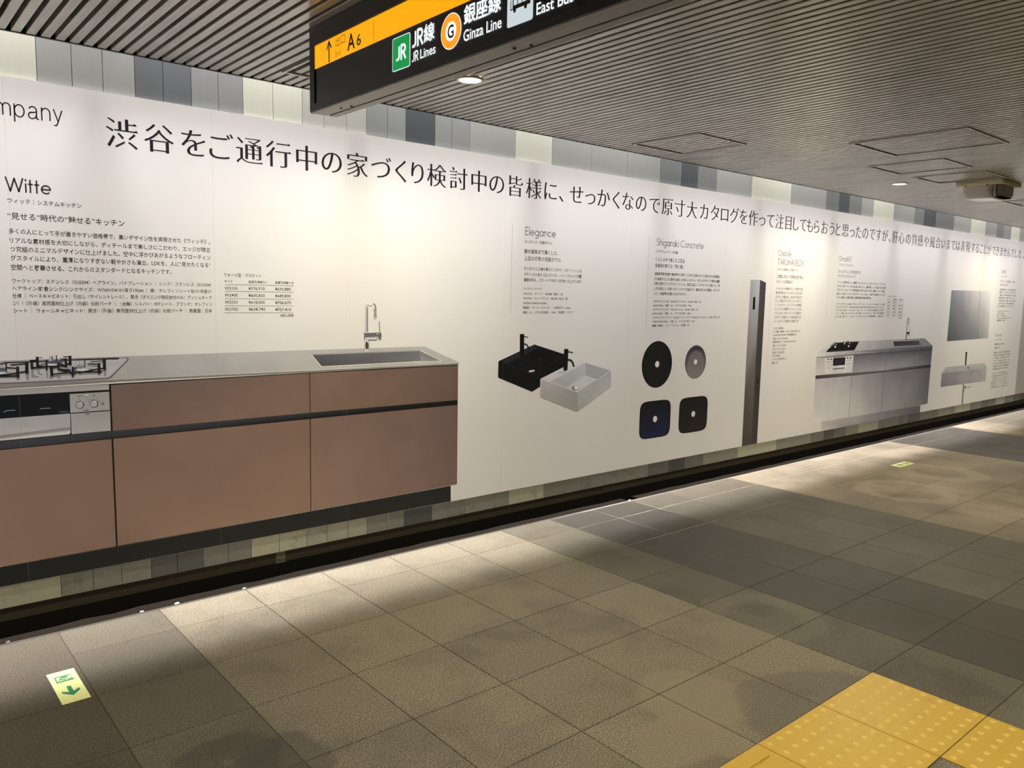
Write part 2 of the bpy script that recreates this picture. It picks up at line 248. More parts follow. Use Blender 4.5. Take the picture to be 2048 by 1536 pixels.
D = {'SG': {'arrow': [[2.5633,2.2572],[2.5643,2.1922],[2.5912,2.2203],[2.5355,2.2265],[2.5817,2.2306],[2.546,2.2294]],'出口': [2.5159,2.4511,2.2266,0.0309],'Exit': [2.517,2.4791,2.196,0.0205],'A': [2.4347,2.3843,2.199,0.0522],'6': [2.3728,2.3442,2.2008,0.0364],'line': [[2.2649,2.257],[2.2692,2.1917]],'jr': [[2.1542,2.173],[2.0554,2.1732],[2.0544,2.072],[2.1538,2.0801]],'jrt': [2.136,2.0749,2.1052,0.0393],'JR線': [2.0455,1.9286,2.1266,0.0487],'JR Lines': [2.0456,1.9231,2.0852,0.031],'circ': [[1.8494,2.1274],[1.8503,2.1785],[1.8484,2.0756],[1.9008,2.1287],[1.7998,2.1249]],'銀座線': [1.7908,1.632,2.1283,0.0459],'Ginza Line': [1.7908,1.6289,2.0865,0.0304],'bus': [[1.608,2.1381],[1.5099,2.1359],[1.5079,2.0777],[1.6062,2.0784]],'busbody': [[1.5951,2.1173],[1.5959,2.1444],[1.5875,2.1539],[1.5175,2.1492],[1.5163,2.1138]],'buswin': [[[1.5929,2.1191],[1.5935,2.1391],[1.5871,2.1398],[1.5864,2.1199]],[[1.5842,2.1321],[1.5845,2.1415],[1.5721,2.1411],[1.5717,2.1313]],[[1.5688,2.131],[1.5691,2.141],[1.5553,2.1404],[1.555,2.1305]],[[1.5521,2.1304],[1.5524,2.1401],[1.5384,2.1397],[1.5381,2.1296]],[[1.5352,2.1288],[1.5355,2.1394],[1.5207,2.1387],[1.5203,2.1284]]],'busw': [[1.5824,2.1119],[1.536,2.1108]],'East Bus': [1.4957,1.3681,2.0837,0.0288]},
'B': {'kitchen_copy': [['ウィッテ｜システムキッチン',0.5147,0.776,1.738,0.0218],['“見せる”時代の“魅せる”キッチン',0.5119,0.9388,1.6784,0.0303],['多くの人にとって手が届きやすい価格帯で、高いデザイン性を実現させた《ウィッテ》。',0.5134,1.3006,1.6193,0.0232],['リアルな素材感を大切にしながら、ディテールまで美しさにこだわり、エッジが際立',0.5149,1.2997,1.583,0.0232],['つ究極のミニマルデザインに仕上げました。空中に浮かびあがるようなフローティン',0.5144,1.3011,1.5489,0.0233],['グスタイルにより、重厚になりすぎない軽やかさも演出。LDKを、人に“見せたくなる”',0.5144,1.3002,1.5141,0.0233],['空間へと昇華させる、これからのスタンダードとなるキッチンです。',0.5144,1.1259,1.478,0.0234],['ワークトップ：ステンレス（SUS304）ヘアライン、バイブレーション ｜ シンク：ステンレス（SUS304）',0.5157,1.2995,1.4244,0.0191],['ヘアライン/静音シンク/シンクサイズ：W760×D410×深さ195㎜ ｜ 扉：オレフィンシート貼り/手掛け',0.5148,1.3002,1.3943,0.0192],['仕様 ｜ ベースキャビネット：引出し（サイレントレール）、開き（ダイニング側収納付のみ：プッシュオープ',0.5146,1.3016,1.3653,0.0192],['ン）/〈外装〉扉同面材仕上げ〈内装〉化粧パーチ ｜ 〈台輪〉シルバー：PETシート、ブラック：オレフィン',0.5153,1.3024,1.3355,0.0192],['シート ｜ ウォールキャビネット：開き/〈外装〉扉同面材仕上げ〈内装〉化粧パーチ ｜ 原産国：日本',0.5151,1.3017,1.3057,0.0193]],'price_table': [['ウォール型・ガスセット',1.3612,1.5401,1.4735,0.0188],['サイズ',1.362,1.4009,1.4425,0.0145],['食器洗浄機なし',1.4766,1.5707,1.443,0.0148],['食器洗浄機つき',1.6086,1.7038,1.4427,0.0151],['W2100',1.362,1.4233,1.4119,0.0196],['¥576,910',1.476,1.5562,1.4127,0.02],['¥630,880',1.6081,1.6887,1.4122,0.0204],['W2400',1.3613,1.4227,1.3798,0.0196],['¥600,830',1.4754,1.5564,1.38,0.02],['¥689,800',1.6076,1.6882,1.3794,0.0204],['W2550',1.3613,1.4235,1.3469,0.0196],['¥618,000',1.4755,1.5558,1.3471,0.02],['¥706,670',1.6079,1.6894,1.3466,0.0205],['W2700',1.3613,1.4235,1.314,0.0197],['¥638,740',1.4757,1.5568,1.3142,0.0201],['¥727,410',1.6082,1.689,1.313,0.0205],['※税込価格',1.6326,1.7034,1.2831,0.0153]],'black_and_white_basin_copy': [['エレガンス｜洗面ボウル',3.2112,3.44,1.7309,0.0206],['縁を極限まで薄くした、',3.2099,3.4953,1.6714,0.0296],['上品な印象の洗面ボウル',3.2111,3.5215,1.6293,0.0296],['すっきりとした縁の薄さにこだわり、スタイリッシュな',3.2099,3.7105,1.5669,0.0223],['デザインが人気の《エレガンス》。シャープなエッジが重',3.2109,3.7097,1.5311,0.0223],['量感を抑え、スマートでモダンな印象に仕上がります。',3.2119,3.7156,1.4978,0.0224],['エレガンス スクエア',3.2094,3.364,1.4436,0.0164],['WA27021\u3000ホワイト\u3000¥39,800（税込）/台',3.2103,3.5447,1.4132,0.018],['WA27061\u3000マットブラック\u3000¥49,000（税込）/台',3.2111,3.5907,1.3843,0.018],['W500×D450×H130㎜',3.2099,3.4046,1.3548,0.018],['陶器製 ｜ オーバーフローなし ｜ 水栓取付穴：φ35㎜',3.2087,3.6195,1.3262,0.018],['容量：12L ｜ ボウル深さ最大：110㎜ ｜ 原産国：イタリア',3.2076,3.6452,1.2969,0.0181]],'bowl_copy': [['シガラキコンクリ｜手洗器',4.4542,4.7027,1.7321,0.0212],['くらしの中で楽しむ工芸品',4.4538,4.7861,1.6748,0.0313],['信楽焼の新たな「用と美」',4.451,4.7747,1.6314,0.0314],['滋賀県甲賀市信楽で鎌倉時代に発祥した日本六古窯のひとつに数えられる信楽焼。',4.4492,5.2329,1.5729,0.0233],['その素焼きのような素朴な風合いを活かしながらも、モダンなデザインで現代の建築',4.4491,5.2361,1.5361,0.0234],['空間に調和する《シガラキコンクリ》は、伝統工芸品としてのクオリティを備えつつ、美',4.4496,5.2369,1.5032,0.0234],['しき日用品として末長くお使いいただける逸品です。繊細な趣のある表情は、ホテルや',4.4495,5.238,1.4673,0.0235],['リゾート施設等の空間にもおすすめです。',4.4477,4.826,1.4314,0.0235],['シガラキコンクリ 350\u3000WA26609 ミニモルタル\u3000¥42,800（税込）/台',4.4448,5.0068,1.3759,0.0184],['φ350×H100㎜ ｜ 容量：4.5L ｜ ボウル深さ最大：75㎜',4.4434,4.8886,1.3466,0.0184],['シガラキコンクリ 270\u3000WA26609 モルタル\u3000¥32,800（税込）/台',4.4436,4.9738,1.3172,0.0185],['φ270×H100㎜ ｜ 容量：3.5L ｜ ボウル深さ最大：80㎜',4.443,4.8842,1.2885,0.0185],['シガラキコンクリ スクエア\u3000WA26609 インディゴブルー/WA26609 ミニモルタル\u3000¥32,800（税込）/台',4.4448,5.2595,1.2587,0.0185],['W350×D350×H100㎜ ｜ 容量：4L ｜ ボウル深さ最大：85㎜',4.4458,4.9387,1.23,0.0186],['陶器製（信楽焼） ｜ オーバーフローなし ｜ 原産国：日本',4.4444,4.8803,1.2002,0.0196]],'parcel_box_copy': [['オスポール宅配BOX｜宅配ボックス',6.0391,6.3792,1.6589,0.0228],['ご家族に代わって荷物を受け取る',6.0383,6.4634,1.5991,0.032],['スマートな宅配BOX',6.0389,6.296,1.5559,0.032],['インターホンや外構のポスト、不在時でも荷',6.0379,6.4646,1.4973,0.026],['物を受け取れるボックスをひとつにまとめた',6.0389,6.4688,1.4618,0.026],['《オスポール宅配BOX》。共働きや外出がちで',6.0385,6.4669,1.4261,0.0261],['忙しいご家族におすすめです。カラーはステンレ',6.0377,6.4677,1.3936,0.0261],['ス、マットホワイト、マットブラックの3色展開。',6.0385,6.4643,1.3583,0.0262],['マットブラックは建具やサッシのニュアンスとも',6.0379,6.4668,1.3237,0.0262],['マッチします。オスポールシリーズの洗練され',6.0388,6.4664,1.2887,0.0262],['たデザインで宅配ボックスの存在を感じさせ',6.0383,6.4706,1.2528,0.0263],['ず、すっきりとした玄関まわりを演出します。',6.0389,6.4351,1.2194,0.0263],['オスポール宅配BOX',6.0382,6.1956,1.1599,0.0202],['ポスト機能、宅配収納：150サイズ\u3000¥350,900（税込）/台',6.0369,6.4622,1.1308,0.0202],['W150×D320×H1200㎜（基本設置高含む）',6.0371,6.405,1.1016,0.0202],['宅配ボックス内寸：W340×H440㎜',6.0377,6.2713,1.0703,0.0203],['配達物収納サイズ：W340×D220×H270㎜',6.0377,6.4028,1.042,0.0203],['材質：ステンレス SUS304',6.0382,6.2513,1.0116,0.0203],['仕上げ：ヘアライン仕上げ',6.0386,6.24,0.9814,0.0203],['投函口：前入れ前出し',6.0459,6.2346,0.9511,0.0204],['ダイヤル錠付き',6.0419,6.1649,0.9228,0.0204],['インターホン取付可能タイプ',6.0392,6.2733,0.8936,0.0204],['原産国：日本',6.0369,6.1352,0.8629,0.0204]],'steel_kitchen_copy': [['グラッド45｜システムキッチン',7.0753,7.3561,1.7377,0.0232],['オールステンレスで味を追求する',7.072,7.4982,1.6753,0.0349],['オリジナルシステムキッチン',7.0715,7.4235,1.6341,0.0338],['ステンレスの質感を活かした、直線的なフォルムでスタイリッシュなシステムキッチン《グラッド》。',7.0736,8.0509,1.5762,0.0257],['なかでも、扉やワークトップの小口を45度、斜めにカットし、繊細な印象に。エッジの処理、美しい存在感を',7.0715,8.0567,1.5397,0.0257],['ひきだしたシステムは、キッチン空間を洗練された印象へと導いてくれます。無駄なエッジラインを排除。',7.0713,8.0389,1.505,0.0258],['収納スペースは広くたっぷりとしたフルスライド、キッチンに映え、使い勝手が良い機能的なキッチンです。',7.0704,8.0499,1.4691,0.0258],['キッチンは暮らしの空間を洗練。※食器洗浄機は海外製も選択可能。',7.0713,7.7551,1.4344,0.0258],['ワークトップ：ステンレス（SUS304）ヘアライン、バイブレーション ｜ シンク：ステンレス（SUS304）ヘアライン/静音',7.0735,8.0516,1.3738,0.0212],['シンク/シンクサイズ：W760×D410×深さ195㎜/W520×D410×深さ195㎜ ｜ 扉：ステンレス',7.0715,8.0534,1.3447,0.0212],['ヘアライン仕上げ（SUS304） ｜ ベースキャビネット：引出し（サイレントレール）、開き/〈外装〉扉同面材仕上げ〈内装〉化粧',7.0717,8.0444,1.3151,0.0212],['パーチ ｜ 〈台輪〉ステンレスヘアライン/巾木、配管 ｜ ウォールキャビネット：開き/〈外装〉扉同面材',7.0709,8.0479,1.2853,0.0213],['仕上げ〈内装〉化粧パーチ ｜ 〈キャビネット：ウォールキャビネット、コの字/食器洗浄機付き〉 ｜ 原産国：日本',7.0713,8.0485,1.2555,0.0213],['ウォール型・ガスセット',8.1153,8.2983,1.4563,0.0179],['サイズ',8.1145,8.1597,1.4272,0.0154],['食器洗浄機なし',8.2312,8.322,1.4263,0.0168],['食器洗浄機つき',8.3762,8.4678,1.4261,0.017],['W1800',8.1109,8.173,1.3973,0.0205],['¥815,100',8.2358,8.3166,1.3984,0.0207],['—',8.372,8.4545,1.3994,0.021],['W2100',8.1109,8.1731,1.3626,0.0206],['¥862,510',8.2359,8.3167,1.3632,0.0208],['¥957,330',8.3721,8.4725,1.3639,0.021],['W2400',8.1105,8.1727,1.3303,0.0206],['¥886,270',8.2355,8.3163,1.3306,0.0208],['¥965,360',8.3718,8.4722,1.331,0.021],['W2550',8.1102,8.1724,1.2974,0.0206],['¥917,420',8.2352,8.3161,1.2974,0.0208],['¥988,210',8.3716,8.4721,1.2973,0.021],['W2700',8.1099,8.1721,1.2645,0.0206],['¥941,120',8.235,8.3159,1.2641,0.0208],['¥1,003,900',8.3714,8.4719,1.2636,0.0211],['※税込価格',8.3939,8.468,1.2345,0.0159]],'vanity_copy': [['スミス｜ミラー',11.1742,11.4131,1.7456,0.024],['プライベートな空間に、余白と',11.1747,11.6861,1.6848,0.0316],['ゆとりをもたらす',11.1771,11.4435,1.6413,0.0291],['三面鏡の裏側にたっぷりの収納力を備えた',11.1742,11.7546,1.5809,0.0254],['豊富なバリエーションのミラーキャビネット',11.1744,11.7538,1.5466,0.0254],['洗面まわりの小物や化粧品もすっきりと収納',11.1867,11.7599,1.5099,0.0255],['無駄な装飾を省いた上質なデザインは、どん',11.1692,11.739,1.4749,0.0255],['な空間にも調和し、壁面と一体になって空間',11.1695,11.75,1.4392,0.0255],['に広がりを与えます。毎日の身支度が楽しく',11.1746,11.7403,1.4044,0.0256],['なる、機能美あふれるミラーです。',11.1568,11.697,1.37,0.0256],['スミス W900 ミラーキャビネット',11.163,11.5563,1.3078,0.0218],['W900×D150×H900㎜',11.1619,11.3917,1.2774,0.0218],['本体：メラミン化粧板・ミラー',11.1602,11.5255,1.2488,0.0218],['¥118,800（税込）/台 電源コンセント付き',11.1673,11.6587,1.2185,0.0219],['原産国：日本',11.1699,11.4464,1.1883,0.0232],['フォレッテ｜洗面',11.178,11.3823,0.9437,0.0225],['空間を美しく魅せる',11.1619,11.5114,0.8855,0.0286],['洗面ボウル',11.1634,11.3667,0.8393,0.0286],['表情豊かな人工大理石を一体成形した洗面ボウル',11.1576,11.7621,0.7788,0.0241],['継ぎ目のない滑らかな表面は、お手入れも簡単で',11.1662,11.7605,0.7432,0.0242],['いつでも清潔に使えるのが魅力。ゆったりとした',11.1687,11.7482,0.7075,0.0242],['ワイドサイズで二人並んでも使いやすく、すっき',11.1692,11.7575,0.6718,0.0243],['りとしたフォルムが空間に広がりをもたらします',11.1715,11.7487,0.6379,0.0243],['水栓は壁付タイプと台付タイプから選択可能です',11.1799,11.7497,0.6017,0.0243],['排水部品はブラック仕上げ。',11.1784,11.7091,0.5667,0.0244],['フォレッテ W900 洗面ボウル',11.1759,11.7281,0.5096,0.0198],['W900×D450×H200㎜ ¥152,900（税込）',11.1799,11.7352,0.4791,0.0199],['人工大理石 ｜ オーバーフローあり',11.1868,11.7323,0.449,0.0199],['水栓取付穴：φ35㎜ ｜ 容量：14L',11.1738,11.7402,0.4188,0.0199],['壁掛け水栓：マットブラック ¥49,500',11.1708,11.734,0.3867,0.0199],['排水金具セット：マットブラック ¥19,800',11.1721,11.7302,0.358,0.0199],['※施工費は含みません ｜ 原産国：日本',11.1751,11.7525,0.3288,0.02]]},
'HX': [('渋',0.942),('谷',1.091),('を',1.237),('ご',1.362),('通',1.493),('行',1.636),('中',1.781),('の',1.916),('家',2.061),('づ',2.202),('く',2.322),('り',2.428),('検',2.555),('討',2.705),('中',2.851),('の',2.984),('皆',3.131),('様',3.276),('に',3.417),('、',3.509),('せ',3.645),('っ',3.772),('か',3.898),('く',4.02),('な',4.138),('の',4.275),('で',4.42),('原',4.561),('寸',4.702),('大',4.847),('カ',4.995),('タ',5.13),('ロ',5.256),('グ',5.386),('を',5.511),('作',5.647),('っ',5.775),('て',5.898),('注',6.036),('目',6.174),('し',6.293),('て',6.409),('も',6.52),('ら',6.638),('お',6.777),('う',6.907),('と',7.018),('思',7.154),('っ',7.284),('た',7.408),('の',7.542),('で',7.684),('す',7.818),('が',7.954),('、',8.056),('肝',8.175),('心',8.321),('の',8.476),('質',8.627),('感',8.769),('や',8.919),('風',9.07),('合',9.219),('い',9.359),('ま',9.49),('で',9.625),('は',9.762),('表',9.903),('現',10.053),('す',10.207),('る',10.329),('こ',10.462),('と',10.586),('が',10.716),('で',10.864),('き',10.985),('ま',11.122),('せ',11.245),('ん',11.377),('で',11.507),('し',11.641),('た',11.777),('。',11.915)],
'H': {'kitchen_copy': [['Witte',0.5118,0.6645,1.7756,0.0511,0.115]],'black_and_white_basin_copy': [['Elegance',3.216,3.4682,1.7712,0.0456,0.09]],'bowl_copy': [['Shigaraki Concrete',4.4594,5.0052,1.7751,0.0468,0.09]],'parcel_box_copy': [['Ospole',6.0435,6.2466,1.7747,0.0453,0.09],['TAKUHAI BOX',6.0448,6.4528,1.6986,0.0485,0.09]],'steel_kitchen_copy': [['Grad45',7.0723,7.3025,1.7727,0.0438,0.09]],'vanity_copy': [['Smith',11.1853,11.3351,1.7849,0.0441,0.09],['Forette',11.1681,11.397,0.9842,0.0404,0.09]],'company_lettering': [['mpany',0.4894,0.7186,2.0641,0.065,0.075]]},
'RB': {'price_table': [[1.3624,1.4287,1.7052,1.4286,0.0015],[1.3617,1.3975,1.7048,1.3963,0.0015],[1.3609,1.3634,1.7044,1.3624,0.0015],[1.3602,1.3307,1.704,1.3293,0.0015],[1.3595,1.2979,1.7036,1.2961,0.0015]],'black_and_white_basin_copy': [[3.1107,1.8284,3.1091,1.2874,0.0015]],'bowl_copy': [[4.3797,1.8334,4.3713,1.1865,0.0015]],'parcel_box_copy': [[5.9648,1.8336,5.9654,0.8509,0.0015]],'steel_kitchen_copy': [[6.9018,1.8366,6.9014,1.2431,0.0015],[8.1081,1.4144,8.4669,1.4143,0.0015],[8.1096,1.3791,8.4685,1.3787,0.0015],[8.1106,1.347,8.4696,1.3463,0.0015],[8.1119,1.3129,8.471,1.3125,0.0015],[8.113,1.28,8.4722,1.2794,0.0015],[8.1137,1.2497,8.4731,1.2482,0.0015]],'vanity_copy': [[11.0728,1.8169,11.1108,1.3231,0.0015]]},
'P': {'printed_rose_kitchen': [[[[0.3558,0.99],[2.7165,0.9961],[2.719,0.2804],[0.32,0.2614]],[[0.0083,0.0063,0.0054]]],[[[0.32,0.2614],[2.6741,0.2778],[2.6754,0.1835],[0.3155,0.1702]],[[0.0174,0.0178,0.0178]]],[[[0.3615,1.1073],[1.6292,1.109],[2.4818,1.107],[2.7225,1.0078],[1.8425,1.0073],[0.8979,1.0117],[0.357,1.0153]],[[0.5232,0.52,0.5165],[0.5232,0.52,0.5165],[0.5232,0.52,0.5165],[0.5232,0.52,0.5165],[0.6153,0.6158,0.5642],[0.4966,0.4992,0.4861],[0.4966,0.4992,0.4861]]],[[[0.357,1.0153],[0.8979,1.0117],[1.8425,1.0073],[2.7225,1.0078],[2.7209,0.9938],[1.8424,0.9952],[0.8974,0.9995],[0.356,0.9947]],[[0.3868,0.3789,0.3749],[0.3868,0.3789,0.3749],[0.3868,0.3789,0.3749],[0.3868,0.3789,0.3749],[0.2382,0.227,0.2056],[0.2382,0.227,0.2056],[0.2382,0.227,0.2056],[0.2382,0.227,0.2056]]],[[[0.357,1.0153],[0.8979,1.0117],[1.8425,1.0073],[2.7225,1.0078],[2.7225,1.0037],[1.8425,1.0042],[0.8978,1.0096],[0.3569,1.0133]],[[0.7001,0.6961,0.6317]]],[[[0.8611,0.9859],[1.7826,0.9897],[1.784,0.7874],[0.8609,0.783]],[[0.2055,0.1533,0.1299],[0.2215,0.1432,0.1101],[0.2556,0.1711,0.1299],[0.2556,0.1638,0.1369]]],[[[1.7872,0.99],[2.7144,0.9889],[2.7124,0.7853],[1.7878,0.7876]],[[0.2298,0.1499,0.1164],[0.1685,0.1124,0.0921],[0.1756,0.1182,0.0979],[0.2646,0.1711,0.1299]]],[[[0.3455,0.7803],[0.703,0.7849],[0.8619,0.7846],[1.7851,0.7874],[2.6979,0.784],[2.6964,0.7629],[1.7848,0.76],[0.8578,0.7539],[0.344,0.7494]],[[0.0753,0.0817,0.1003],[0.0661,0.0692,0.0834],[0.0537,0.0574,0.0674],[0.0097,0.0117,0.012],[0.0073,0.0083,0.0084],[0.0062,0.0072,0.0072],[0.0084,0.0103,0.0105],[0.0447,0.0473,0.0544],[0.0581,0.0624,0.0794]]],[[[0.3438,0.7465],[0.8543,0.7496],[0.8559,0.2683],[0.3201,0.2644]],[[0.3326,0.2101,0.1632],[0.3024,0.1939,0.1516],[0.3123,0.2019,0.1593],[0.3646,0.2357,0.1837]]],[[[0.8617,0.7497],[1.7831,0.7555],[1.7823,0.2727],[0.8629,0.2685]],[[0.3123,0.2019,0.1593],[0.2646,0.1711,0.1299],[0.3223,0.2101,0.1593],[0.3326,0.2184,0.1672]]],[[[1.7881,0.7556],[2.7142,0.7568],[2.7167,0.2816],[1.7867,0.2727]],[[0.2738,0.1785,0.1369],[0.1828,0.1242,0.1101],[0.2055,0.1367,0.1231],[0.3326,0.2184,0.1754]]]],
'printed_kitchen_sink': [[[[1.7904,1.088],[2.458,1.086],[2.6079,1.0183],[1.8484,1.0187]],[[0.7743,0.7732,0.6852]]],[[[1.8003,1.0833],[2.4538,1.0819],[2.4556,1.0251],[1.852,1.023]],[[0.107,0.1124,0.1299],[0.1902,0.1939,0.2102],[0.2055,0.2101,0.2195],[0.0852,0.0882,0.1041]]],[[[2.4552,1.0813],[2.5921,1.022],[2.4542,1.0227]],[[0.2298,0.2357,0.2388],[0.2468,0.2538,0.259],[0.3326,0.3449,0.3497]]],[[[1.7904,1.088],[2.458,1.086],[2.4566,1.0825],[1.7945,1.0846]],[[0.3223,0.3127,0.2802]]]],
'printed_kitchen_faucet': [[[[2.0952,1.0947],[2.1374,1.0947],[2.1297,1.0875],[2.1029,1.0877]],[[0.6531,0.6393,0.589]]],[[[2.1007,1.1492],[2.1272,1.1502],[2.1271,1.0955],[2.1006,1.0945]],[[0.85,0.85,0.85]]],[[[2.1252,1.1502],[2.1277,1.1502],[2.1277,1.0955],[2.1241,1.0956]],[[0.1297,0.1182,0.1101]]],[[[2.1007,1.1492],[2.1032,1.1492],[2.1031,1.0944],[2.1006,1.0945]],[[0.2382,0.2184,0.2102]]],[[[2.1236,1.1216],[2.1231,1.1148],[2.1218,1.1086],[2.1198,1.1038],[2.1172,1.1007],[2.1144,1.0997],[2.1115,1.1009],[2.109,1.1041],[2.1069,1.1091],[2.1056,1.1153],[2.1052,1.1221],[2.1057,1.1289],[2.107,1.135],[2.109,1.1399],[2.1116,1.1429],[2.1144,1.1439],[2.1173,1.1428],[2.1198,1.1396],[2.1218,1.1346],[2.1231,1.1284]],[[0.05,0.0464,0.0467]]],[[[2.0954,1.1909],[2.1273,1.1914],[2.1273,1.1858],[2.0972,1.1859]],[[0.1978,0.1861,0.1837]]],[[[2.0972,1.1875],[2.1866,1.1904],[2.1866,1.1597],[2.1723,1.1491],[2.103,1.1521],[2.0971,1.1572]],[[0.1484,0.1432,0.1632]]],[[[2.103,1.166],[2.1762,1.1679],[2.1788,1.1599],[2.1022,1.1593]],[[0.5098,0.5061,0.5321]]],[[[2.1017,1.1593],[2.1814,1.1603],[2.1723,1.1528],[2.1042,1.1534]],[[0.85,0.85,0.85]]],[[[2.1195,1.1517],[2.171,1.1532],[2.1762,1.1554],[2.1723,1.1487],[2.1246,1.1489]],[[0.0753,0.0684,0.0648]]],[[[2.2044,1.173],[2.2039,1.1673],[2.2026,1.1621],[2.2005,1.158],[2.1979,1.1554],[2.195,1.1545],[2.1921,1.1555],[2.1895,1.1582],[2.1874,1.1624],[2.186,1.1676],[2.1856,1.1734],[2.186,1.1792],[2.1874,1.1843],[2.1894,1.1884],[2.1921,1.191],[2.195,1.1919],[2.1979,1.1909],[2.2005,1.1882],[2.2026,1.1841],[2.2039,1.1788]],[[0.1616,0.1499,0.1593]]],[[[2.2018,1.1537],[2.2015,1.1527],[2.2005,1.1518],[2.199,1.1512],[2.1971,1.1508],[2.195,1.1507],[2.1929,1.1509],[2.191,1.1514],[2.1895,1.1521],[2.1885,1.153],[2.1882,1.154],[2.1885,1.155],[2.1895,1.1558],[2.191,1.1565],[2.1929,1.1569],[2.195,1.157],[2.1971,1.1568],[2.199,1.1563],[2.2005,1.1556],[2.2015,1.1547]],[[0.096,0.085,0.085]]],[[[2.1731,1.1861],[2.1801,1.1844],[2.1775,1.1781],[2.1741,1.1804]],[[0.85,0.85,0.85]]],[[[2.1767,1.1736],[2.1827,1.1644],[2.1866,1.1609],[2.1801,1.1621]],[[0.85,0.85,0.85]]],[[[2.1871,1.2499],[2.1903,1.1879],[2.1961,1.188],[2.1928,1.2501]],[[0.2831,0.2631,0.229]]],[[[2.1013,1.1997],[2.1227,1.2005],[2.1242,1.1881],[2.1013,1.1885]],[[0.6531,0.6552,0.6492]]],[[[2.1046,1.3299],[2.1038,1.1946],[2.1064,1.1946],[2.1071,1.3299]],[[0.3073,0.2873,0.2695]]],[[[2.1071,1.3235],[2.1063,1.192],[2.1104,1.1919],[2.1112,1.3235]],[[0.85,0.85,0.85]]],[[[2.1117,1.3223],[2.1112,1.1932],[2.1198,1.193],[2.1203,1.3223]],[[0.2831,0.2726,0.2695]]],[[[2.1194,1.3298],[2.1192,1.1991],[2.121,1.199],[2.1212,1.3298]],[[0.1297,0.1182,0.1101]]],[[[2.1178,1.3289],[2.1175,1.3271],[2.1166,1.3255],[2.1152,1.3242],[2.1135,1.3234],[2.1117,1.3231],[2.1098,1.3234],[2.1081,1.3242],[2.1067,1.3255],[2.1059,1.3271],[2.1056,1.3289],[2.1059,1.3307],[2.1067,1.3323],[2.1081,1.3336],[2.1098,1.3344],[2.1117,1.3347],[2.1136,1.3344],[2.1152,1.3336],[2.1166,1.3323],[2.1175,1.3307]],[[0.7743,0.7732,0.7801]]],[[[2.1147,1.326],[2.1146,1.3252],[2.1141,1.3244],[2.1134,1.3238],[2.1126,1.3235],[2.1117,1.3233],[2.1107,1.3235],[2.1099,1.3238],[2.1092,1.3244],[2.1088,1.3252],[2.1086,1.326],[2.1088,1.3268],[2.1092,1.3276],[2.1099,1.3282],[2.1107,1.3285],[2.1117,1.3287],[2.1126,1.3286],[2.1135,1.3282],[2.1141,1.3276],[2.1146,1.3268]],[[0.1978,0.1861,0.1837]]],[[[2.1117,1.3539],[2.1198,1.3573],[2.153,1.3475],[2.1504,1.3418],[2.1453,1.3329],[2.1198,1.3388],[2.1127,1.3394]],[[0.85,0.85,0.85]]],[[[2.1167,1.3373],[2.1429,1.3319],[2.1433,1.3332],[2.1171,1.3386]],[[0.3868,0.3789,0.3622]]],[[[2.111,1.351],[2.1204,1.3558],[2.1198,1.3568],[2.1104,1.352]],[[0.6531,0.6552,0.6317]]],[[[2.1193,1.3557],[2.1506,1.3468],[2.151,1.3479],[2.1197,1.3568]],[[0.6531,0.6552,0.6317]]],[[[2.152,1.3433],[2.1645,1.331],[2.1695,1.3349],[2.157,1.3472]],[[0.1978,0.1861,0.1923]]],[[[2.1623,1.3351],[2.1659,1.3142],[2.1725,1.3151],[2.1689,1.336]],[[0.1978,0.1861,0.1923]]],[[[2.1656,1.3175],[2.1664,1.2661],[2.1731,1.2662],[2.1723,1.3176]],[[0.1978,0.1861,0.1923]]],[[[2.1544,1.335],[2.156,1.3213],[2.1616,1.3218],[2.1601,1.3355]],[[0.85,0.85,0.85]]],[[[2.1537,1.3151],[2.1545,1.2674],[2.1607,1.2675],[2.1599,1.3152]],[[0.6531,0.6552,0.6671]]],[[[2.1602,1.317],[2.1607,1.2701],[2.1648,1.2702],[2.1643,1.317]],[[0.0537,0.0469,0.0441]]],[[[2.1656,1.3121],[2.1656,1.2682],[2.1682,1.2682],[2.1682,1.3122]],[[0.7326,0.7384,0.7413]]],[[[2.1697,1.2669],[2.1694,1.2661],[2.1683,1.2654],[2.1665,1.2648],[2.1644,1.2644],[2.162,1.2643],[2.1596,1.2644],[2.1574,1.2648],[2.1557,1.2654],[2.1546,1.2662],[2.1543,1.267],[2.1546,1.2679],[2.1557,1.2686],[2.1574,1.2692],[2.1596,1.2696],[2.162,1.2697],[2.1644,1.2696],[2.1665,1.2692],[2.1683,1.2685],[2.1694,1.2678]],[[0.85,0.85,0.85]]]],
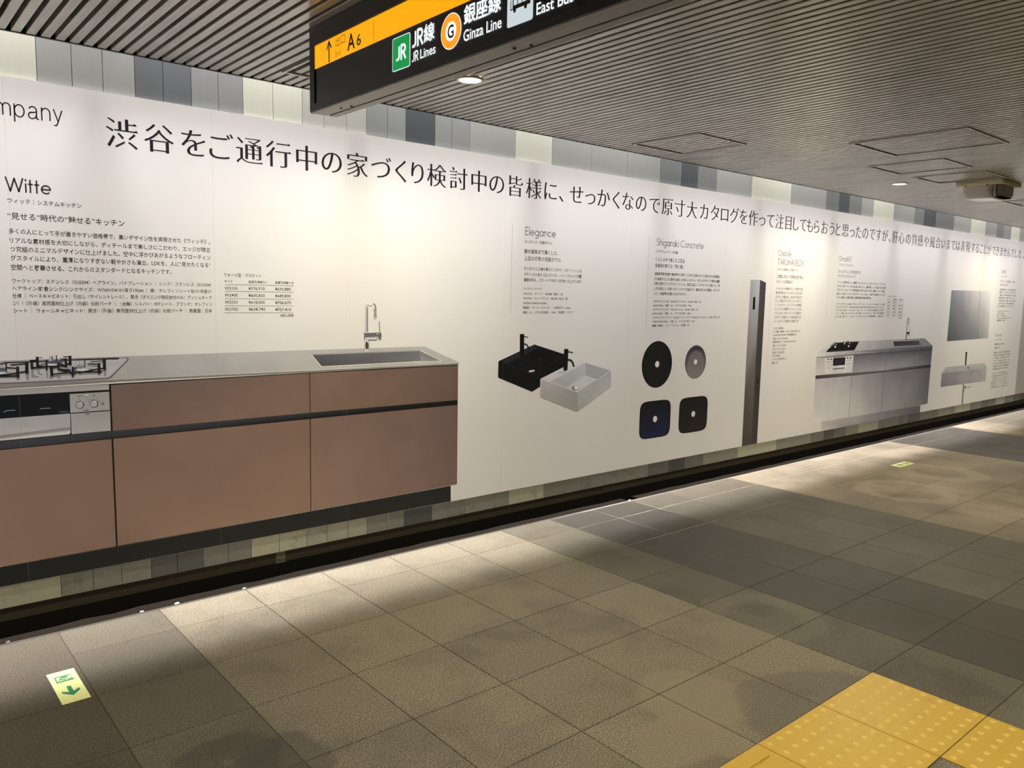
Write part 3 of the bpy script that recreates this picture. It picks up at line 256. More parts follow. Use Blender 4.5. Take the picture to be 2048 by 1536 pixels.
'printed_gas_cooktop': [[[[0.3623,1.1004],[0.4604,1.1049],[0.5601,1.104],[0.7176,1.1074],[0.8983,1.1043],[0.9287,1.1031],[0.9366,1.0977],[0.9336,1.0891],[0.8638,1.0176],[0.8506,1.0126],[0.665,1.0118],[0.4562,1.0132],[0.358,1.0126]],[[0.2055,0.1711,0.1923]]],[[[0.3622,1.0991],[0.4603,1.1033],[0.56,1.1024],[0.7175,1.1058],[0.8982,1.1026],[0.9233,1.1005],[0.9298,1.095],[0.9256,1.0894],[0.8574,1.0222],[0.8469,1.0191],[0.6652,1.0179],[0.4564,1.019],[0.3583,1.019]],[[0.5506,0.5485,0.5642],[0.5506,0.5485,0.5642],[0.5506,0.5485,0.5642],[0.5506,0.5485,0.5642],[0.5506,0.5485,0.5642],[0.5506,0.5485,0.5642],[0.5789,0.5779,0.5974],[0.5789,0.5779,0.5974],[0.5789,0.5779,0.5974],[0.6378,0.6393,0.6671],[0.6378,0.6393,0.6671],[0.5789,0.5779,0.5974],[0.5789,0.5779,0.5974]]],[[[0.4736,1.1009],[0.5599,1.1008],[0.7174,1.1033],[0.8904,1.1029],[0.9008,1.1013],[0.8927,1.0959],[0.7172,1.0978],[0.5597,1.0955],[0.4733,1.0956]],[[0.0174,0.0129,0.0136]]],[[[0.7164,1.0901],[0.8487,1.0904],[0.8487,1.0918],[0.7164,1.0915]],[[0.85,0.85,0.85]]],[[[0.8476,1.0904],[0.9142,1.0892],[0.9142,1.0906],[0.8477,1.0918]],[[0.85,0.85,0.85]]],[[[0.5135,1.0366],[0.525,1.0381],[0.5244,1.0252],[0.5141,1.0258]],[[0.3326,0.3232,0.3255]]],[[[0.5452,1.0537],[0.5579,1.0544],[0.5578,1.0247],[0.5462,1.0245]],[[0.3326,0.3232,0.3255]]],[[[0.5655,1.0688],[0.5748,1.0689],[0.5749,1.0441],[0.5944,1.0362],[0.5919,1.0323],[0.5651,1.0343]],[[0.3326,0.3232,0.3255]]],[[[0.5864,1.0678],[0.5934,1.0681],[0.5951,1.0512],[0.6078,1.0451],[0.6065,1.0424],[0.5901,1.0454]],[[0.3326,0.3232,0.3255]]],[[[0.618,1.0636],[0.6252,1.0638],[0.6261,1.0291],[0.6201,1.0294]],[[0.3326,0.3232,0.3255]]],[[[0.6311,1.0357],[0.6697,1.0378],[0.6692,1.0254],[0.6607,1.0253],[0.6598,1.0328],[0.6418,1.0329],[0.6402,1.0248],[0.6307,1.0253]],[[0.3326,0.3232,0.3255]]],[[[0.8327,1.0562],[0.8449,1.0571],[0.8438,1.0267],[0.8355,1.0254]],[[0.3326,0.3232,0.3255]]],[[[0.5029,1.0545],[0.5007,1.0521],[0.4945,1.0502],[0.485,1.0489],[0.4731,1.0484],[0.46,1.0487],[0.447,1.0498],[0.4354,1.0515],[0.4263,1.0537],[0.4205,1.0562],[0.4186,1.0587],[0.4207,1.0611],[0.4267,1.0629],[0.436,1.0642],[0.4477,1.0648],[0.4608,1.0645],[0.4738,1.0635],[0.4856,1.0618],[0.495,1.0596],[0.501,1.057]],[[0.3868,0.4148,0.4424]]],[[[0.4783,1.057],[0.477,1.0558],[0.4735,1.0548],[0.468,1.0541],[0.4612,1.0539],[0.4536,1.0541],[0.4461,1.0546],[0.4394,1.0556],[0.4341,1.0568],[0.4307,1.0581],[0.4296,1.0595],[0.4308,1.0607],[0.4343,1.0617],[0.4397,1.0624],[0.4465,1.0626],[0.454,1.0625],[0.4615,1.0619],[0.4683,1.061],[0.4737,1.0598],[0.4771,1.0584]],[[0.7743,0.809,0.8406]]],[[[0.6849,1.0839],[0.6826,1.0818],[0.6764,1.0801],[0.6667,1.0789],[0.6546,1.0784],[0.6413,1.0787],[0.628,1.0796],[0.6162,1.0811],[0.6069,1.0831],[0.601,1.0853],[0.599,1.0876],[0.6011,1.0897],[0.6072,1.0914],[0.6167,1.0926],[0.6286,1.0931],[0.6419,1.0929],[0.6551,1.092],[0.6672,1.0904],[0.6767,1.0885],[0.6828,1.0862]],[[0.2382,0.2726,0.3497]]],[[[0.6606,1.083],[0.6595,1.0819],[0.6564,1.0809],[0.6516,1.0803],[0.6456,1.08],[0.6389,1.0801],[0.6323,1.0806],[0.6264,1.0814],[0.6217,1.0825],[0.6187,1.0837],[0.6177,1.0849],[0.6188,1.086],[0.6219,1.0869],[0.6266,1.0876],[0.6326,1.0879],[0.6393,1.0878],[0.6459,1.0873],[0.6519,1.0865],[0.6566,1.0855],[0.6596,1.0843]],[[0.85,0.85,0.85]]],[[[0.7981,1.0536],[0.7951,1.0505],[0.7867,1.0479],[0.7738,1.0462],[0.7577,1.0455],[0.7399,1.0458],[0.7224,1.0472],[0.7067,1.0495],[0.6943,1.0524],[0.6865,1.0557],[0.6839,1.0591],[0.6867,1.0622],[0.6948,1.0648],[0.7073,1.0665],[0.7232,1.0673],[0.7408,1.067],[0.7584,1.0657],[0.7745,1.0634],[0.7872,1.0605],[0.7954,1.0571]],[[0.2831,0.3232,0.3879]]],[[[0.7805,1.0565],[0.7791,1.0546],[0.7755,1.0531],[0.7699,1.052],[0.7629,1.0514],[0.7551,1.0515],[0.7474,1.0522],[0.7405,1.0534],[0.7351,1.055],[0.7316,1.0569],[0.7305,1.0588],[0.7318,1.0607],[0.7354,1.0622],[0.7409,1.0633],[0.7479,1.0639],[0.7556,1.0638],[0.7633,1.0631],[0.7703,1.0619],[0.7758,1.0603],[0.7793,1.0584]],[[0.8174,0.85,0.85]]],[[[0.4459,1.0797],[0.4726,1.079],[0.4801,1.0728],[0.4719,1.0653],[0.4453,1.0653]],[[0.1152,0.1367,0.1837]]],[[[0.6254,1.0987],[0.6351,1.1038],[0.6807,1.1006],[0.6828,1.0923],[0.6608,1.0877],[0.6298,1.089]],[[0.1017,0.1124,0.1593]]],[[[0.6955,1.0765],[0.7115,1.0772],[0.7161,1.0687],[0.7662,1.079],[0.7681,1.0635],[0.7182,1.0602],[0.6962,1.0627]],[[0.3868,0.4148,0.4424]]],[[[0.7189,1.0712],[0.7195,1.0623],[0.7212,1.0625],[0.7207,1.0713]],[[0.0235,0.0222,0.0263]]],[[[0.7244,1.0716],[0.7249,1.0629],[0.7267,1.063],[0.7261,1.0718]],[[0.0235,0.0222,0.0263]]],[[[0.7298,1.0721],[0.7304,1.0635],[0.7321,1.0636],[0.7316,1.0722]],[[0.0235,0.0222,0.0263]]],[[[0.7353,1.0725],[0.7359,1.0641],[0.7376,1.0642],[0.737,1.0727]],[[0.0235,0.0222,0.0263]]],[[[0.7408,1.073],[0.7414,1.0646],[0.7431,1.0648],[0.7425,1.0732]],[[0.0235,0.0222,0.0263]]],[[[0.7463,1.0734],[0.7469,1.0652],[0.7486,1.0654],[0.748,1.0736]],[[0.0235,0.0222,0.0263]]],[[[0.7518,1.0739],[0.7524,1.0658],[0.7541,1.066],[0.7535,1.0741]],[[0.0235,0.0222,0.0263]]],[[[0.7573,1.0743],[0.7579,1.0664],[0.7597,1.0666],[0.759,1.0745]],[[0.0235,0.0222,0.0263]]],[[[0.7628,1.0748],[0.7635,1.067],[0.7652,1.0672],[0.7646,1.075]],[[0.0235,0.0222,0.0263]]],[[[0.6322,1.1189],[0.6465,1.1192],[0.6457,1.0993],[0.6314,1.0985]],[[0.3326,0.3339,0.3622]]],[[[0.6353,1.1188],[0.6394,1.1189],[0.6385,1.0987],[0.6345,1.0989]],[[0.7326,0.7732,0.85]]],[[[0.6413,1.1191],[0.6434,1.119],[0.6426,1.0991],[0.6404,1.0992]],[[0.0537,0.0502,0.0551]]],[[[0.7324,1.0938],[0.7448,1.0939],[0.7442,1.0786],[0.7318,1.0783]],[[0.3868,0.3907,0.4284]]],[[[0.7348,1.0937],[0.7388,1.0938],[0.7382,1.0785],[0.7342,1.0784]],[[0.85,0.85,0.85]]],[[[0.4952,1.0871],[0.5519,1.0903],[0.5518,1.0946],[0.495,1.0914]],[[0.0086,0.0099,0.0147]]],[[[0.5457,1.0996],[0.5445,1.0517],[0.5565,1.0514],[0.5577,1.0994]],[[0.0086,0.0099,0.0147]]],[[[0.5507,1.0634],[0.4779,1.0529],[0.4784,1.0471],[0.5513,1.0576]],[[0.0086,0.0099,0.0147]]],[[[0.4823,1.0533],[0.4447,1.0522],[0.4447,1.0464],[0.4823,1.0474]],[[0.0086,0.0099,0.0147]]],[[[0.481,1.0774],[0.5193,1.0728],[0.5197,1.077],[0.4814,1.0816]],[[0.0086,0.0099,0.0147]]],[[[0.514,1.0818],[0.5132,1.0363],[0.5241,1.0361],[0.5249,1.0817]],[[0.0086,0.0099,0.0147]]],[[[0.5207,1.0469],[0.4555,1.0481],[0.4553,1.0417],[0.5206,1.0405]],[[0.0086,0.0099,0.0147]]],[[[0.4792,1.1003],[0.4767,1.0629],[0.4812,1.0626],[0.4837,1.1]],[[0.0086,0.0099,0.0147]]],[[[0.459,1.0928],[0.4796,1.0979],[0.479,1.1015],[0.4584,1.0964]],[[0.0086,0.0099,0.0147]]],[[[0.5839,1.1148],[0.608,1.1121],[0.6083,1.1148],[0.5841,1.1175]],[[0.0086,0.0099,0.0147]]],[[[0.5847,1.1184],[0.5844,1.0778],[0.5943,1.0779],[0.5945,1.1185]],[[0.0086,0.0099,0.0147]]],[[[0.5864,1.0801],[0.6072,1.074],[0.6086,1.0803],[0.5878,1.0864]],[[0.0086,0.0099,0.0147]]],[[[0.5621,1.0994],[0.5903,1.1015],[0.59,1.1074],[0.5619,1.1053]],[[0.0086,0.0099,0.0147]]],[[[0.5646,1.1067],[0.5648,1.0694],[0.5741,1.0696],[0.5739,1.107]],[[0.0086,0.0099,0.0147]]],[[[0.5671,1.0702],[0.6222,1.0727],[0.622,1.0792],[0.567,1.0766]],[[0.0086,0.0099,0.0147]]],[[[0.618,1.0747],[0.6937,1.0742],[0.6938,1.0792],[0.618,1.0796]],[[0.0086,0.0099,0.0147]]],[[[0.6185,1.105],[0.6176,1.0628],[0.6247,1.0627],[0.6256,1.1049]],[[0.0086,0.0099,0.0147]]],[[[0.6832,1.112],[0.7121,1.1119],[0.7122,1.1163],[0.6833,1.1164]],[[0.0086,0.0099,0.0147]]],[[[0.7034,1.1182],[0.7029,1.0795],[0.7132,1.0793],[0.7137,1.1182]],[[0.0086,0.0099,0.0147]]],[[[0.7103,1.0893],[0.6894,1.0866],[0.69,1.08],[0.7109,1.0827]],[[0.0086,0.0099,0.0147]]],[[[0.6709,1.1047],[0.6942,1.1022],[0.6946,1.106],[0.6712,1.1085]],[[0.0086,0.0099,0.0147]]],[[[0.6874,1.1084],[0.6874,1.0697],[0.6962,1.0698],[0.6962,1.1085]],[[0.0086,0.0099,0.0147]]],[[[0.6629,1.0922],[0.6601,1.0616],[0.6663,1.0609],[0.6691,1.0915]],[[0.0086,0.0099,0.0147]]],[[[0.6604,1.0612],[0.7079,1.0526],[0.7089,1.0598],[0.6614,1.0682]],[[0.0086,0.0099,0.0147]]],[[[0.6941,1.0781],[0.6625,1.0916],[0.6611,1.0875],[0.6927,1.074]],[[0.0086,0.0099,0.0147]]],[[[0.6567,1.1225],[0.6559,1.1011],[0.6597,1.101],[0.6606,1.1224]],[[0.0086,0.0099,0.0147]]],[[[0.631,1.0671],[0.6659,1.0716],[0.6655,1.0765],[0.6305,1.072]],[[0.0086,0.0099,0.0147]]],[[[0.633,1.0747],[0.6331,1.0368],[0.6441,1.0369],[0.644,1.0748]],[[0.0086,0.0099,0.0147]]],[[[0.6368,1.0406],[0.6831,1.0442],[0.6828,1.0497],[0.6365,1.0461]],[[0.0086,0.0099,0.0147]]],[[[0.6791,1.0439],[0.7175,1.0466],[0.7172,1.0522],[0.6788,1.0494]],[[0.0086,0.0099,0.0147]]],[[[0.7132,1.0466],[0.828,1.0423],[0.8281,1.048],[0.7133,1.0521]],[[0.0086,0.0099,0.0147]]],[[[0.6645,1.0596],[0.7161,1.0393],[0.7175,1.044],[0.666,1.0643]],[[0.0086,0.0099,0.0147]]],[[[0.7138,1.0724],[0.7113,1.0294],[0.7186,1.0288],[0.7212,1.0719]],[[0.0086,0.0099,0.0147]]],[[[0.7146,1.0301],[0.7297,1.044],[0.7275,1.047],[0.7124,1.0331]],[[0.0086,0.0099,0.0147]]],[[[0.7731,1.0794],[0.8182,1.0729],[0.8187,1.0774],[0.7737,1.0839]],[[0.0086,0.0099,0.0147]]],[[[0.8114,1.0818],[0.8115,1.0379],[0.8222,1.0378],[0.8222,1.0818]],[[0.0086,0.0099,0.0147]]],[[[0.783,1.0877],[0.8419,1.0912],[0.8417,1.0946],[0.7829,1.0911]],[[0.0086,0.0099,0.0147]]],[[[0.8329,1.0982],[0.8323,1.0537],[0.8436,1.0535],[0.8442,1.0981]],[[0.0086,0.0099,0.0147]]],[[[0.8401,1.0645],[0.7929,1.0579],[0.7936,1.0518],[0.8408,1.0583]],[[0.0086,0.0099,0.0147]]],[[[0.7975,1.0586],[0.7372,1.0479],[0.7381,1.0418],[0.7984,1.0525]],[[0.0086,0.0099,0.0147]]],[[[0.7615,1.1004],[0.7606,1.0776],[0.7641,1.0774],[0.765,1.1003]],[[0.0086,0.0099,0.0147]]],[[[0.7311,1.0719],[0.716,1.0595],[0.718,1.0563],[0.7331,1.0688]],[[0.0086,0.0099,0.0147]]]],
'printed_grill_panel': [[[[0.3581,0.9909],[0.4551,0.9909],[0.8532,0.9898],[0.8591,0.9925],[0.8588,0.7872],[0.8541,0.7851],[0.6999,0.7852],[0.4455,0.7836],[0.3479,0.7824]],[[0.0053,0.0045,0.0045]]],[[[0.358,0.9897],[0.4551,0.9899],[0.8532,0.9893],[0.8529,0.9661],[0.454,0.9669],[0.3569,0.9667]],[[0.3868,0.3789,0.3622],[0.3982,0.3907,0.3879],[0.4836,0.4789,0.4712],[0.5232,0.52,0.5165],[0.4459,0.4398,0.4284],[0.3868,0.3789,0.3622]]],[[[0.3567,0.9625],[0.4538,0.9622],[0.6993,0.9636],[0.6991,0.8758],[0.4498,0.8761],[0.3525,0.8765]],[[0.0055,0.0074,0.0112],[0.0055,0.0074,0.0112],[0.0055,0.0074,0.0112],[0.0055,0.0074,0.0112],[0.0055,0.0074,0.0112],[0.0055,0.0074,0.0112]]],[[[0.4649,0.8984],[0.474,0.905],[0.473,0.907],[0.4639,0.9004]],[[0.3868,0.4789,0.7036]]],[[[0.4726,0.9045],[0.4988,0.9044],[0.4987,0.9068],[0.4726,0.9069]],[[0.3868,0.4789,0.7036]]],[[[0.4974,0.9047],[0.5023,0.9025],[0.503,0.9047],[0.4981,0.9069]],[[0.3868,0.4789,0.7036]]],[[[0.5904,0.9027],[0.5999,0.9028],[0.5998,0.9052],[0.5903,0.9051]],[[0.3868,0.4789,0.7036]]],[[[0.5988,0.9028],[0.6242,0.9028],[0.6241,0.9052],[0.5988,0.9052]],[[0.3868,0.4789,0.7036]]],[[[0.6228,0.9031],[0.628,0.9008],[0.6287,0.9031],[0.6235,0.9054]],[[0.3868,0.4789,0.7036]]],[[[0.6604,0.8872],[0.693,0.887],[0.6934,0.8795],[0.6608,0.8805]],[[0.0777,0.0959,0.1516]]],[[[0.3524,0.8753],[0.4497,0.8744],[0.6993,0.8748],[0.698,0.7929],[0.6923,0.7872],[0.4456,0.7853],[0.348,0.7847]],[[0.4966,0.4924,0.4861],[0.5098,0.5061,0.5165],[0.5506,0.5485,0.5642],[0.5933,0.5929,0.6144],[0.7001,0.7044,0.7223],[0.7001,0.7044,0.7036],[0.6531,0.6393,0.6317]]],[[[0.3492,0.8103],[0.4466,0.8074],[0.6979,0.818],[0.6974,0.8055],[0.446,0.7943],[0.3486,0.7963]],[[0.3646,0.3449,0.3375]]],[[[0.3484,0.7928],[0.4459,0.7914],[0.6929,0.8005],[0.6978,0.798],[0.6969,0.7918],[0.6923,0.7872],[0.4456,0.7853],[0.348,0.7847]],[[0.7743,0.7732,0.7801]]],[[[0.7008,0.9573],[0.8526,0.9577],[0.8529,0.8773],[0.7007,0.8777]],[[0.4708,0.4723,0.4861],[0.4337,0.4335,0.4424],[0.4708,0.4723,0.4861],[0.5232,0.527,0.5321]]],[[[0.7015,0.8739],[0.8537,0.8732],[0.853,0.7865],[0.7015,0.7863]],[[0.4966,0.4992,0.5165],[0.4459,0.4462,0.4567],[0.5232,0.52,0.5321],[0.5506,0.5485,0.5642]]],[[[0.7535,0.9073],[0.7525,0.9022],[0.75,0.8978],[0.7463,0.8944],[0.7417,0.8924],[0.7366,0.892],[0.7317,0.8932],[0.7273,0.8959],[0.7239,0.8998],[0.7217,0.9046],[0.7212,0.9097],[0.7221,0.9148],[0.7246,0.9192],[0.7283,0.9225],[0.7329,0.9246],[0.7379,0.925],[0.7429,0.9238],[0.7473,0.9211],[0.7508,0.9172],[0.7529,0.9124]],[[0.0123,0.0098,0.0089]]],[[[0.7501,0.9073],[0.7493,0.9029],[0.7472,0.8991],[0.744,0.8962],[0.7401,0.8944],[0.7358,0.8941],[0.7316,0.8951],[0.7279,0.8974],[0.725,0.9008],[0.7232,0.9049],[0.7227,0.9094],[0.7235,0.9137],[0.7256,0.9175],[0.7288,0.9204],[0.7327,0.9222],[0.7369,0.9226],[0.7412,0.9215],[0.7449,0.9192],[0.7478,0.9159],[0.7496,0.9117]],[[0.5506,0.5558,0.5642]]],[[[0.747,0.9183],[0.7468,0.9176],[0.7461,0.917],[0.7451,0.9166],[0.7439,0.9164],[0.7425,0.9164],[0.7411,0.9166],[0.7399,0.917],[0.7389,0.9176],[0.7383,0.9183],[0.7381,0.919],[0.7384,0.9196],[0.739,0.9202],[0.74,0.9206],[0.7413,0.9209],[0.7426,0.9209],[0.744,0.9207],[0.7452,0.9203],[0.7462,0.9197],[0.7468,0.919]],[[0.85,0.85,0.85]]],[[[0.8084,0.9081],[0.8074,0.903],[0.8049,0.8985],[0.8011,0.8951],[0.7964,0.8931],[0.7913,0.8927],[0.7862,0.8939],[0.7817,0.8967],[0.7782,0.9006],[0.776,0.9054],[0.7754,0.9106],[0.7764,0.9157],[0.7789,0.9202],[0.7827,0.9236],[0.7874,0.9256],[0.7925,0.926],[0.7976,0.9248],[0.8021,0.9221],[0.8056,0.9182],[0.8078,0.9134]],[[0.0123,0.0098,0.0089]]],[[[0.805,0.9081],[0.8042,0.9037],[0.802,0.8999],[0.7988,0.8969],[0.7948,0.8952],[0.7904,0.8948],[0.7861,0.8959],[0.7823,0.8982],[0.7793,0.9016],[0.7775,0.9058],[0.777,0.9103],[0.7778,0.9146],[0.78,0.9185],[0.7832,0.9214],[0.7871,0.9232],[0.7915,0.9236],[0.7958,0.9226],[0.7996,0.9202],[0.8026,0.9168],[0.8045,0.9126]],[[0.5506,0.5558,0.5642]]],[[[0.8018,0.9193],[0.8015,0.9186],[0.8009,0.918],[0.7998,0.9176],[0.7986,0.9173],[0.7972,0.9173],[0.7958,0.9176],[0.7945,0.918],[0.7935,0.9185],[0.7929,0.9192],[0.7927,0.9199],[0.793,0.9206],[0.7936,0.9212],[0.7947,0.9216],[0.7959,0.9219],[0.7973,0.9219],[0.7987,0.9217],[0.8,0.9213],[0.801,0.9207],[0.8016,0.92]],[[0.85,0.85,0.85]]],[[[0.7382,0.9317],[0.7377,0.9305],[0.7366,0.9301],[0.7355,0.9307],[0.7351,0.932],[0.7356,0.9332],[0.7367,0.9336],[0.7378,0.933]],[[0.0367,0.033,0.0315]]],[[[0.7728,0.9202],[0.7723,0.9189],[0.7712,0.9185],[0.7701,0.9191],[0.7697,0.9204],[0.7702,0.9216],[0.7713,0.922],[0.7724,0.9214]],[[0.0367,0.033,0.0315]]],[[[0.7813,0.9296],[0.7808,0.9284],[0.7797,0.928],[0.7786,0.9286],[0.7782,0.9298],[0.7787,0.9311],[0.7798,0.9315],[0.7809,0.9309]],[[0.0367,0.033,0.0315]]],[[[0.7941,0.9322],[0.7936,0.931],[0.7924,0.9306],[0.7913,0.9312],[0.7909,0.9325],[0.7914,0.9337],[0.7926,0.9341],[0.7937,0.9335]],[[0.0367,0.033,0.0315]]],[[[0.8056,0.9294],[0.8051,0.9282],[0.8039,0.9277],[0.8028,0.9283],[0.8024,0.9296],[0.8029,0.9308],[0.804,0.9313],[0.8052,0.9307]],[[0.0367,0.033,0.0315]]],[[[0.8144,0.9204],[0.8139,0.9192],[0.8127,0.9187],[0.8116,0.9193],[0.8112,0.9206],[0.8117,0.9218],[0.8128,0.9223],[0.814,0.9217]],[[0.0367,0.033,0.0315]]],[[[0.7294,0.9456],[0.745,0.9453],[0.745,0.9473],[0.7294,0.9476]],[[0.0753,0.0706,0.074]]],[[[0.7883,0.9447],[0.7966,0.9447],[0.7966,0.9468],[0.7882,0.9468]],[[0.0753,0.0706,0.074]]],[[[0.75,0.8834],[0.7722,0.8829],[0.7721,0.8849],[0.7499,0.8854]],[[0.0753,0.0706,0.074]]],[[[0.7572,0.8669],[0.772,0.8665],[0.772,0.8685],[0.7571,0.8689]],[[0.0753,0.0706,0.074]]],[[[0.8212,0.9099],[0.8324,0.9099],[0.8324,0.912],[0.8211,0.912]],[[0.0753,0.0706,0.074]]],[[[0.8216,0.9043],[0.8299,0.9042],[0.8299,0.9063],[0.8216,0.9063]],[[0.0753,0.0706,0.074]]],[[[0.7585,0.9508],[0.7715,0.9507],[0.7712,0.9429],[0.7582,0.9431]],[[0.7828,0.809,0.85]]]],
'printed_black_basin': [[[[3.0204,1.0015],[3.1906,1.0571],[3.3107,1.0958],[3.5677,1.027],[3.601,1.0199],[3.6039,0.9448],[3.5628,0.9377],[3.3682,0.875],[3.3679,0.8238],[3.2987,0.7955],[3.0227,0.8997],[3.019,0.9068]],[[0.0035,0.0048,0.0048]]],[[[3.0454,1.0033],[3.2955,1.0905],[3.3462,1.0752],[3.0857,0.982]],[[0.0201,0.0208,0.0332]]],[[[3.2955,1.0905],[3.3146,1.094],[3.5678,1.0255],[3.5598,1.0184],[3.3423,1.0739]],[[0.0057,0.0057,0.0078]]],[[[3.0922,0.9797],[3.3012,0.9068],[3.3021,0.9083],[3.0929,0.9812]],[[0.0361,0.041,0.0498]]],[[[3.3012,0.9068],[3.5694,1.013],[3.5681,1.0146],[3.3,0.9083]],[[0.0361,0.041,0.0498]]],[[[3.2089,0.9388],[3.365,1.0016],[3.364,1.0029],[3.208,0.9401]],[[0.0361,0.041,0.0498]]],[[[3.3672,1.0022],[3.3725,0.9607],[3.3741,0.9607],[3.3688,1.0023]],[[0.0361,0.041,0.0498]]],[[[3.3221,0.9315],[3.3213,0.9288],[3.318,0.9261],[3.3124,0.9238],[3.305,0.922],[3.2967,0.9211],[3.2881,0.921],[3.2802,0.9217],[3.2738,0.9232],[3.2694,0.9254],[3.2674,0.928],[3.2682,0.9307],[3.2715,0.9334],[3.277,0.9357],[3.2844,0.9374],[3.2927,0.9384],[3.3012,0.9386],[3.3091,0.9378],[3.3156,0.9363],[3.3201,0.9341]],[[0.0048,0.0048,0.0067]]],[[[3.3202,0.9301],[3.3193,0.928],[3.316,0.926],[3.3104,0.9242],[3.3032,0.9228],[3.295,0.922],[3.2867,0.9218],[3.2792,0.9222],[3.273,0.9232],[3.2688,0.9248],[3.2671,0.9266],[3.2679,0.9287],[3.2713,0.9307],[3.2768,0.9325],[3.284,0.9339],[3.2921,0.9347],[3.3004,0.9349],[3.308,0.9345],[3.3142,0.9335],[3.3184,0.932]],[[0.85,0.85,0.85]]],[[[3.3719,1.0041],[3.371,1.0029],[3.3688,1.0025],[3.3666,1.0031],[3.3656,1.0044],[3.3665,1.0056],[3.3687,1.006],[3.3709,1.0054]],[[0.2481,0.284,0.3687]]],[[[3.1877,1.1618],[3.2055,1.1649],[3.2233,1.1611],[3.2259,1.0274],[3.1906,1.0287]],[[0.0024,0.0024,0.0039]]],[[[3.2191,1.146],[3.2551,1.1389],[3.2566,1.1445],[3.2207,1.1515]],[[0.0031,0.0031,0.0039]]],[[[3.2195,1.0972],[3.2441,1.0936],[3.2456,1.102],[3.2211,1.1056]],[[0.0039,0.0039,0.0048]]],[[[3.2359,1.0972],[3.2533,1.082],[3.2618,1.0874],[3.2443,1.1026]],[[0.0039,0.0039,0.0048]]],[[[3.2493,1.0875],[3.2612,1.0573],[3.2722,1.0592],[3.2603,1.0895]],[[0.0039,0.0039,0.0048]]]],
'printed_white_basin': [[[[3.3693,0.8737],[3.709,0.9814],[4.0275,0.8992],[4.0354,0.7876],[3.7062,0.6357],[3.3699,0.7578]],[[0.7589,0.7474,0.7756]]],[[[3.3693,0.8737],[3.6962,0.9819],[3.7763,0.965],[3.4533,0.8528],[3.4012,0.8623]],[[0.7793,0.7682,0.8],[0.821,0.7893,0.85],[0.7793,0.7682,0.8],[0.6996,0.6871,0.7051],[0.7388,0.727,0.7517]]],[[[3.4574,0.8526],[3.77,0.96],[3.7758,0.8759],[3.6022,0.805]],[[0.5058,0.5319,0.5358],[0.5894,0.6204,0.6602],[0.6249,0.6485,0.6824],[0.4744,0.4987,0.4977]]],[[[3.77,0.96],[4.0184,0.8965],[3.8941,0.8416],[3.7758,0.8759]],[[0.4152,0.4436,0.4435],[0.4443,0.4668,0.4977],[0.4011,0.4285,0.4435],[0.4744,0.5069,0.5165]]],[[[3.6022,0.805],[3.7758,0.8759],[3.8941,0.8416],[3.7095,0.7631]],[[0.6249,0.6485,0.6384],[0.7191,0.7372,0.7517],[0.6996,0.7069,0.7281],[0.6996,0.7169,0.7051]]],[[[3.3693,0.8737],[3.7052,0.7618],[3.7062,0.6357],[3.3699,0.7578]],[[0.607,0.5576,0.5756],[0.3738,0.3922,0.3612],[0.3738,0.3852,0.3459],[0.5058,0.4906,0.4792]]],[[[3.7052,0.7618],[4.0277,0.8961],[4.0308,0.7863],[3.7062,0.6357]],[[0.5058,0.5319,0.4977],[0.5219,0.5151,0.5555],[0.5721,0.5751,0.5756],[0.4592,0.4826,0.4435]]],[[[3.8946,0.8383],[4.0231,0.8938],[4.0204,0.8966],[3.8919,0.841]],[[0.85,0.85,0.85]]],[[[3.4524,0.8507],[3.7032,0.7625],[3.7041,0.7641],[3.4533,0.8523]],[[0.2984,0.3064,0.2752]]],[[[3.7032,0.7625],[3.8911,0.8381],[3.8896,0.8398],[3.7018,0.7641]],[[0.2984,0.3064,0.2752]]],[[[3.7016,0.7626],[3.7037,0.6369],[3.7067,0.6366],[3.7046,0.7624]],[[0.2755,0.2825,0.2495]]],[[[3.7194,0.7922],[3.7179,0.7878],[3.7134,0.7841],[3.7061,0.7814],[3.6969,0.78],[3.6866,0.7799],[3.6763,0.7813],[3.667,0.7839],[3.6595,0.7876],[3.6547,0.7919],[3.6529,0.7964],[3.6543,0.8007],[3.6588,0.8044],[3.666,0.8072],[3.6752,0.8086],[3.6854,0.8087],[3.6957,0.8074],[3.7051,0.8048],[3.7127,0.8011],[3.7176,0.7968]],[[0.1182,0.1111,0.0853]]],[[[3.7163,0.7942],[3.7153,0.7907],[3.7122,0.7877],[3.7072,0.7854],[3.7008,0.7842],[3.6937,0.784],[3.6865,0.7851],[3.68,0.7871],[3.6748,0.79],[3.6714,0.7935],[3.6702,0.7971],[3.6712,0.8007],[3.6743,0.8037],[3.6793,0.8059],[3.6856,0.8072],[3.6927,0.8073],[3.6999,0.8063],[3.7064,0.8043],[3.7116,0.8014],[3.715,0.7979]],[[0.85,0.85,0.85]]],[[[3.5121,0.9046],[3.5772,0.9178],[3.6109,0.9041],[3.5287,0.8963]],[[0.5219,0.5751,0.5756]]],[[[3.5703,1.057],[3.5903,1.0608],[3.6113,1.0557],[3.607,0.9194],[3.5856,0.9144],[3.5697,0.9196]],[[0.0039,0.0039,0.0071]]],[[[3.6067,1.038],[3.6512,1.0298],[3.6528,1.0363],[3.6083,1.0444]],[[0.0049,0.0049,0.006]]],[[[3.6033,0.9817],[3.6364,0.9784],[3.6372,0.9897],[3.6042,0.993]],[[0.0049,0.0049,0.006]]],[[[3.6245,0.9827],[3.6475,0.9657],[3.6585,0.9734],[3.6354,0.9904]],[[0.0049,0.0049,0.006]]],[[[3.6413,0.9731],[3.6576,0.9367],[3.6729,0.9394],[3.6564,0.9758]],[[0.0049,0.0049,0.006]]]],
